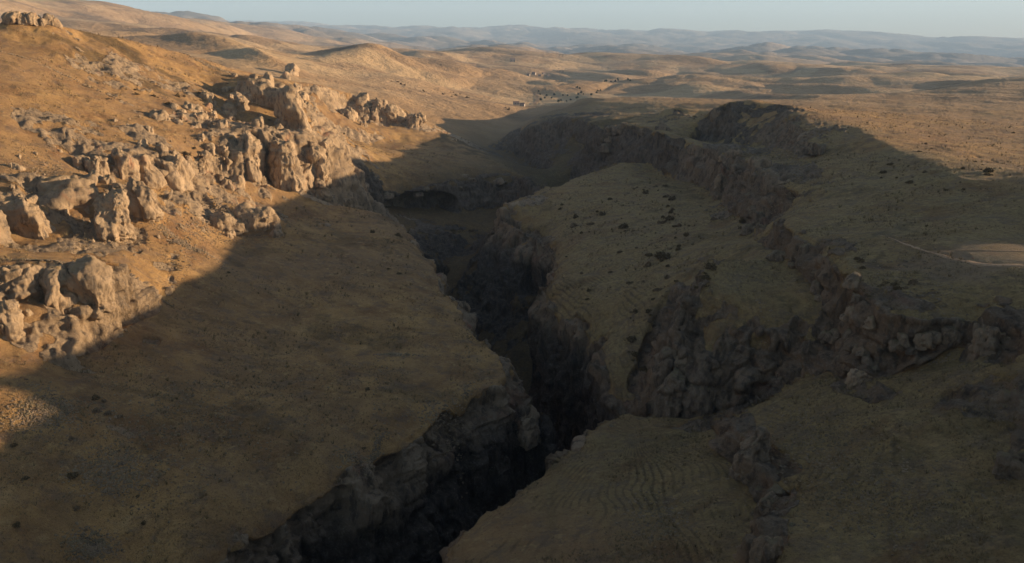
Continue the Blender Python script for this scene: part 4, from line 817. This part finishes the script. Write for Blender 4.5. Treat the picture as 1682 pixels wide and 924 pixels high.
# ------------------------------------------------------------------ trees in the far valley
def tree_meshes():
    out = []
    for i in range(3):
        c = mesh_obj('crown', *bush_mesh(170, 300+i, .9, .16), M_TREE, smooth=False); V, f = ICO[2]; V = V*np.array([.05, .05, .45])+np.array([0, 0, .1]); V[:, :2] *= (1.3-V[:, 2:3]); t = mesh_obj('trunk', V, f, M_BARK)
        out.append((c.data, t.data)); bpy.data.objects.remove(c); bpy.data.objects.remove(t)
    return out
TM = tree_meshes()
def tree(px, py, size, label, group):
    label = where(label, px, py, 'small' if size < 8 else 'tall' if size > 11 else '')
    x, y, z, s = hit(px, py); e = bpy.data.objects.new('tree', None); C.objects.link(e); e.location = (x, y, z); e.rotation_euler = (0, 0, random.uniform(0, 6)); e.scale = (size,)*3; tag(e, label, 'tree', group)
    c, t = random.choice(TM)
    for nm, d, loc in (('crown', c, (0, 0, .3)), ('trunk', t, (0, 0, 0))):
        o = bpy.data.objects.new(nm, d); C.objects.link(o); o.parent = e; o.location = loc
for i in range(26):
    u = random.random(); tree(870+u*110+random.gauss(0, 8), 150+12*math.sin(u*3.1)+random.gauss(0, 4), random.uniform(4, 7.5), 'dark valley tree', 'trees in the far valley')
for i in range(9): tree(random.uniform(985, 1035), 133+random.gauss(0, 1.5), random.uniform(5, 8), 'dark terrace tree', 'trees on the far terrace')
# ------------------------------------------------------------------ hamlet
M_WALL = mat_leaf('pale_plaster', (.34, .28, .22), (.44, .37, .30)); M_ROOF = mat_leaf('dull_roof', (.20, .13, .10), (.26, .18, .14)); M_HOLE = mat_leaf('window_dark', (.03, .03, .03), (.05, .05, .05))
def house(px, py, w, label):
    x, y, z, s = hit(px, py); e = bpy.data.objects.new('house', None); C.objects.link(e); e.location = (x, y, z); e.rotation_euler = (0, 0, random.uniform(-.5, .5)); tag(e, label, 'house', 'houses of the far hamlet')
    h, d = w*.45, w*.7; a, b = w/2, d/2
    V = [(i, j, k) for k in (-2, h) for j in (-b, b) for i in (-a, a)]; F = [(0, 2, 3, 1), (4, 5, 7, 6), (0, 1, 5, 4), (2, 6, 7, 3), (0, 4, 6, 2), (1, 3, 7, 5)]; mesh_obj('wall', V, F, M_WALL, e, False)
    a2, b2 = a+.4, b+.4; V = [(-a2, -b2, h+.02), (a2, -b2, h+.02), (a2, b2, h+.02), (-a2, b2, h+.02), (-a2, 0, h+w*.22), (a2, 0, h+w*.22)]; F = [(0, 1, 5, 4), (2, 3, 4, 5), (0, 4, 3, 3), (1, 2, 5, 5)]
    bm = bmesh.new(); vs = [bm.verts.new(v) for v in V]
    for q in ((0, 1, 5, 4), (2, 3, 4, 5), (0, 4, 3), (1, 2, 5), (0, 3, 2, 1)): bm.faces.new([vs[i] for i in q])
    me = bpy.data.meshes.new('roof'); bm.to_mesh(me); bm.free(); me.materials.append(M_ROOF); o = bpy.data.objects.new('roof', me); C.objects.link(o); o.parent = e
    for i in (-1, 1):
        V = [(i*a*.5-w*.07, -b-.06, h*.35), (i*a*.5+w*.07, -b-.06, h*.35), (i*a*.5+w*.07, -b-.06, h*.75), (i*a*.5-w*.07, -b-.06, h*.75)]; V += [(p[0], p[1]+.05, p[2]) for p in V]
        mesh_obj('window', V, [(0, 1, 2, 3), (7, 6, 5, 4), (0, 4, 5, 1), (1, 5, 6, 2), (2, 6, 7, 3), (3, 7, 4, 0)], M_HOLE, e, False)
for q in ((868, 124, 13, 'leftmost pale house of the far hamlet'), (877, 122, 16, 'second house from the left in the far hamlet'), (886, 125, 12, 'third house from the left in the far hamlet'), (893, 122, 14, 'house right of the middle of the far hamlet'), (901, 125, 13, 'rightmost house of the far hamlet'), (842, 101, 24, 'single white house on the plain beyond the hamlet'), (848, 172, 12, 'pale building beside the valley stream'), (858, 174, 10, 'small shed beside the pale valley building')): house(*q)
# ------------------------------------------------------------------ tracks
M_TRACK = (lambda m: (m.l(m.ramp(m.noise(m.pos(), .9, 6, .7), [(.3, (.26, .15, .075)), (.5, (.42, .255, .135)), (.7, (.50, .33, .18))]), m.b.inputs['Base Color']), m.l(m.bump(m.noise(m.pos(), 2.0, 5, .7), .3), m.b.inputs['Normal']), m.m)[2])(NT_('bare_track_soil'))
def strip(name, L, width, lift=.10):
    L = np.array(L, float)[:, :2]; pts = []
    for a, b in zip(L[:-1], L[1:]):
        n = max(2, int(np.linalg.norm(b-a)/1.0)); pts += [a+(b-a)*t for t in np.linspace(0, 1, n, endpoint=False)]
    pts.append(L[-1]); p = np.array(pts)
    for _ in range(60): p[1:-1] = .25*p[:-2]+.5*p[1:-1]+.25*p[2:]
    t = np.gradient(p, axis=0); t /= np.linalg.norm(t, axis=1, keepdims=True); nn = np.stack([t[:, 1], -t[:, 0]], 1); K = 7
    wv = width*(.8+.3*n2(p[:, 0]/9, p[:, 1]/9, 77)+.25*n2(p[:, 0]/3, p[:, 1]/3, 78))*np.clip(np.arange(len(p))[::-1]/60, .12, 1)
    q = p[:, None]+nn[:, None]*(np.linspace(-.5, .5, K)[None, :, None]*wv[:, None, None]); z = relief(q[..., 0], q[..., 1])[0]+lift-.12*np.abs(np.linspace(-1, 1, K))[None]**4
    V = np.concatenate([q, z[..., None]], -1).reshape(-1, 3); i = np.arange(len(p)*K).reshape(len(p), K)
    F = np.stack([i[:-1, :-1], i[:-1, 1:], i[1:, 1:], i[1:, :-1]], -1).reshape(-1, 4); o = mesh_obj(name, V, F, M_TRACK); o['kind'] = 'structure'; return o
strip('dirt_track', TRACK[:-2], 4.6); strip('dirt_track_branch', TRACK2, 3.4, .13)
strip('valley_road', [hit(px, py, 1200)[:2] for px, py in ((878, 172), (884, 160), (880, 152), (887, 146), (884, 141))], 9, 1.2)
print('things', round(time.time()-T0, 1))
# ------------------------------------------------------------------ dry grass tussocks and low scrub, too many to count
def tussocks():
    n, f = 7, []; V = []; F = []
    for i in range(n):
        a = i*2*math.pi/n+.3*math.sin(i*3); r = .55; V += [(math.cos(a-.5)*.16, math.sin(a-.5)*.16, -.1), (math.cos(a+.5)*.16, math.sin(a+.5)*.16, -.1), (math.cos(a)*r, math.sin(a)*r, .85+.2*math.sin(i*5))]; F.append((3*i, 3*i+1, 3*i+2))
    m = NT_('dry_tussock_blades'); oi = m.t.nodes.new('ShaderNodeObjectInfo'); m.l(m.mix(m.noise(m.pos(), .08, 4, .6), m.ramp(oi.outputs['Random'], [(0, (.10, .085, .04)), (1, (.30, .215, .10))]), m.ramp(oi.outputs['Random'], [(0, (.16, .10, .05)), (1, (.40, .28, .14))])), m.b.inputs['Base Color'])
    base = mesh_obj('grass_tuft', V, F, m.m, smooth=False); return base
N_T = 190000
th = rng.uniform(-.72, .72, N_T); rr_ = 85*np.exp(rng.uniform(0, 1, N_T)**.9*math.log(800/85)); X = np.sin(th)*rr_; Y = np.cos(th)*rr_
Z, st_, _ = relief(X, Y); dn = .5+.5*fbm2(X/16, Y/16, 4, 500)
keep = (st_ < .12) & (np.hypot(X-160, Y-221) > 24) & ((X < 200) | (rng.uniform(0, 1, N_T) < .25)) & (rng.uniform(0, 1, N_T) < sst(.35, .72, dn)*1.1+.05); X, Y, Z, rr_ = X[keep], Y[keep], Z[keep], rr_[keep]
me = bpy.data.meshes.new('dry_grass'); me.vertices.add(len(X)); me.vertices.foreach_set('co', np.stack([X, Y, Z], 1).astype(np.float32).ravel())
sz = me.attributes.new('size', 'FLOAT', 'POINT'); sz.data.foreach_set('value', ((.34+rr_*.0011)*rng.uniform(.35, 1.0, len(X))**1.0*(1+1.6*(rng.uniform(0, 1, len(X)) > .93))).astype(np.float32))
rt = me.attributes.new('turn', 'FLOAT', 'POINT'); rt.data.foreach_set('value', rng.uniform(0, 6.3, len(X)).astype(np.float32))
go = bpy.data.objects.new('dry_grass', me); C.objects.link(go); tag(go, 'tufts of dry yellow grass over the slopes', kind='stuff')
tuft = tussocks(); C.objects.unlink(tuft)
ng = bpy.data.node_groups.new('scatter_tufts', 'GeometryNodeTree'); ng.interface.new_socket('Geometry', in_out='INPUT', socket_type='NodeSocketGeometry'); ng.interface.new_socket('Geometry', in_out='OUTPUT', socket_type='NodeSocketGeometry')
N = ng.nodes; gi = N.new('NodeGroupInput'); gq = N.new('NodeGroupOutput'); ip = N.new('GeometryNodeInstanceOnPoints'); ob = N.new('GeometryNodeObjectInfo'); ob.inputs['Object'].default_value = tuft; ob.inputs['As Instance'].default_value = True
na = N.new('GeometryNodeInputNamedAttribute'); na.data_type = 'FLOAT'; na.inputs['Name'].default_value = 'size'; nb = N.new('GeometryNodeInputNamedAttribute'); nb.data_type = 'FLOAT'; nb.inputs['Name'].default_value = 'turn'
cx = N.new('ShaderNodeCombineXYZ'); mp = N.new('GeometryNodeMeshToPoints')
L_ = ng.links.new; L_(gi.outputs[0], mp.inputs[0]); L_(mp.outputs[0], ip.inputs['Points']); L_(ob.outputs['Geometry'], ip.inputs['Instance']); L_(na.outputs[0], ip.inputs['Scale']); L_(nb.outputs[0], cx.inputs['Z']); L_(cx.outputs[0], ip.inputs['Rotation']); L_(ip.outputs[0], gq.inputs[0])
md = go.modifiers.new('scatter', 'NODES'); md.node_group = ng

# ------------------------------------------------------------------ gravel of the scree patches, too many to count
def gravel():
    pts = []; mesh = bpy.data.meshes.new('scree_gravel')
    for px, py, a, b, n in ((75, 690, 60, 30, 1500), (190, 790, 70, 40, 1200), (150, 910, 45, 22, 700), (290, 700, 200, 120, 1500), (350, 372, 110, 24, 1200), (60, 272, 110, 28, 1300), (300, 215, 150, 60, 2200), (1500, 560, 120, 60, 800), (1330, 730, 90, 60, 900), (1430, 820, 200, 80, 1500), (1240, 640, 60, 30, 700), (1300, 280, 40, 80, 900), (750, 700, 70, 30, 900), (620, 775, 60, 16, 900), (1080, 860, 60, 50, 600)):
        q = [(rng.normal(px, a*.5), rng.normal(py, b*.5)) for _ in range(n)]
        x0, y0, z0, s0 = hit(px, py)
        for u, v in q[:n]:
            dx, dy, dz = ray(u, v); 
            s_ = s0
            for _ in range(5):
                zz = float(samp(H, np.array([dx*s_]), np.array([dy*s_]))[0]); s_ = min(max(zz/dz if dz < -.02 else s0, s0*.7), s0*1.4)
            pts.append((dx*s_, dy*s_, s_))
    pts = np.array(pts); Z = relief(pts[:, 0], pts[:, 1])[0]
    V0, F0 = ICO[1]; V0 = V0*np.array([1, .8, .6]); n = len(pts); k = (.12+pts[:, 2]*.0007)*rng.uniform(.5, 1.6, n)**1.5
    a = rng.uniform(0, 6.3, n); c, s = np.cos(a), np.sin(a); x = V0[None, :, 0]*c[:, None]-V0[None, :, 1]*s[:, None]; y = V0[None, :, 0]*s[:, None]+V0[None, :, 1]*c[:, None]
    V = np.stack([pts[:, 0, None]+x*k[:, None], pts[:, 1, None]+y*k[:, None], Z[:, None]+V0[None, :, 2]*k[:, None]], -1).reshape(-1, 3)
    F = (F0[None]+np.arange(n)[:, None, None]*len(V0)).reshape(-1, 3); tag(mesh_obj('scree_gravel', V, F, M_GREY, smooth=False), 'grey and tan stones of the scree patches', kind='stuff')
ICO[1] = ico(1); gravel()

# ------------------------------------------------------------------ air
hz = bpy.data.materials.new('thin_haze'); hz.use_nodes = True; t = hz.node_tree; t.nodes.remove(t.nodes['Principled BSDF'])
pv = t.nodes.new('ShaderNodeVolumePrincipled'); pv.inputs['Color'].default_value = (.54, .76, 1.0, 1); pv.inputs['Density'].default_value = 3.9e-5; pv.inputs['Anisotropy'].default_value = 0.0
t.links.new(pv.outputs[0], t.nodes['Material Output'].inputs['Volume'])
a, z0, z1 = 43000, -900, 2600
v = [(x, y, z) for z in (z0, z1) for y in (-a, a) for x in (-a, a)]
f = [(0, 2, 3, 1), (4, 5, 7, 6), (0, 1, 5, 4), (2, 6, 7, 3), (0, 4, 6, 2), (1, 3, 7, 5)]
ho = mesh_obj('haze', v, f, hz, smooth=False); tag(ho, kind='stuff')
print('done', round(time.time()-T0, 1))
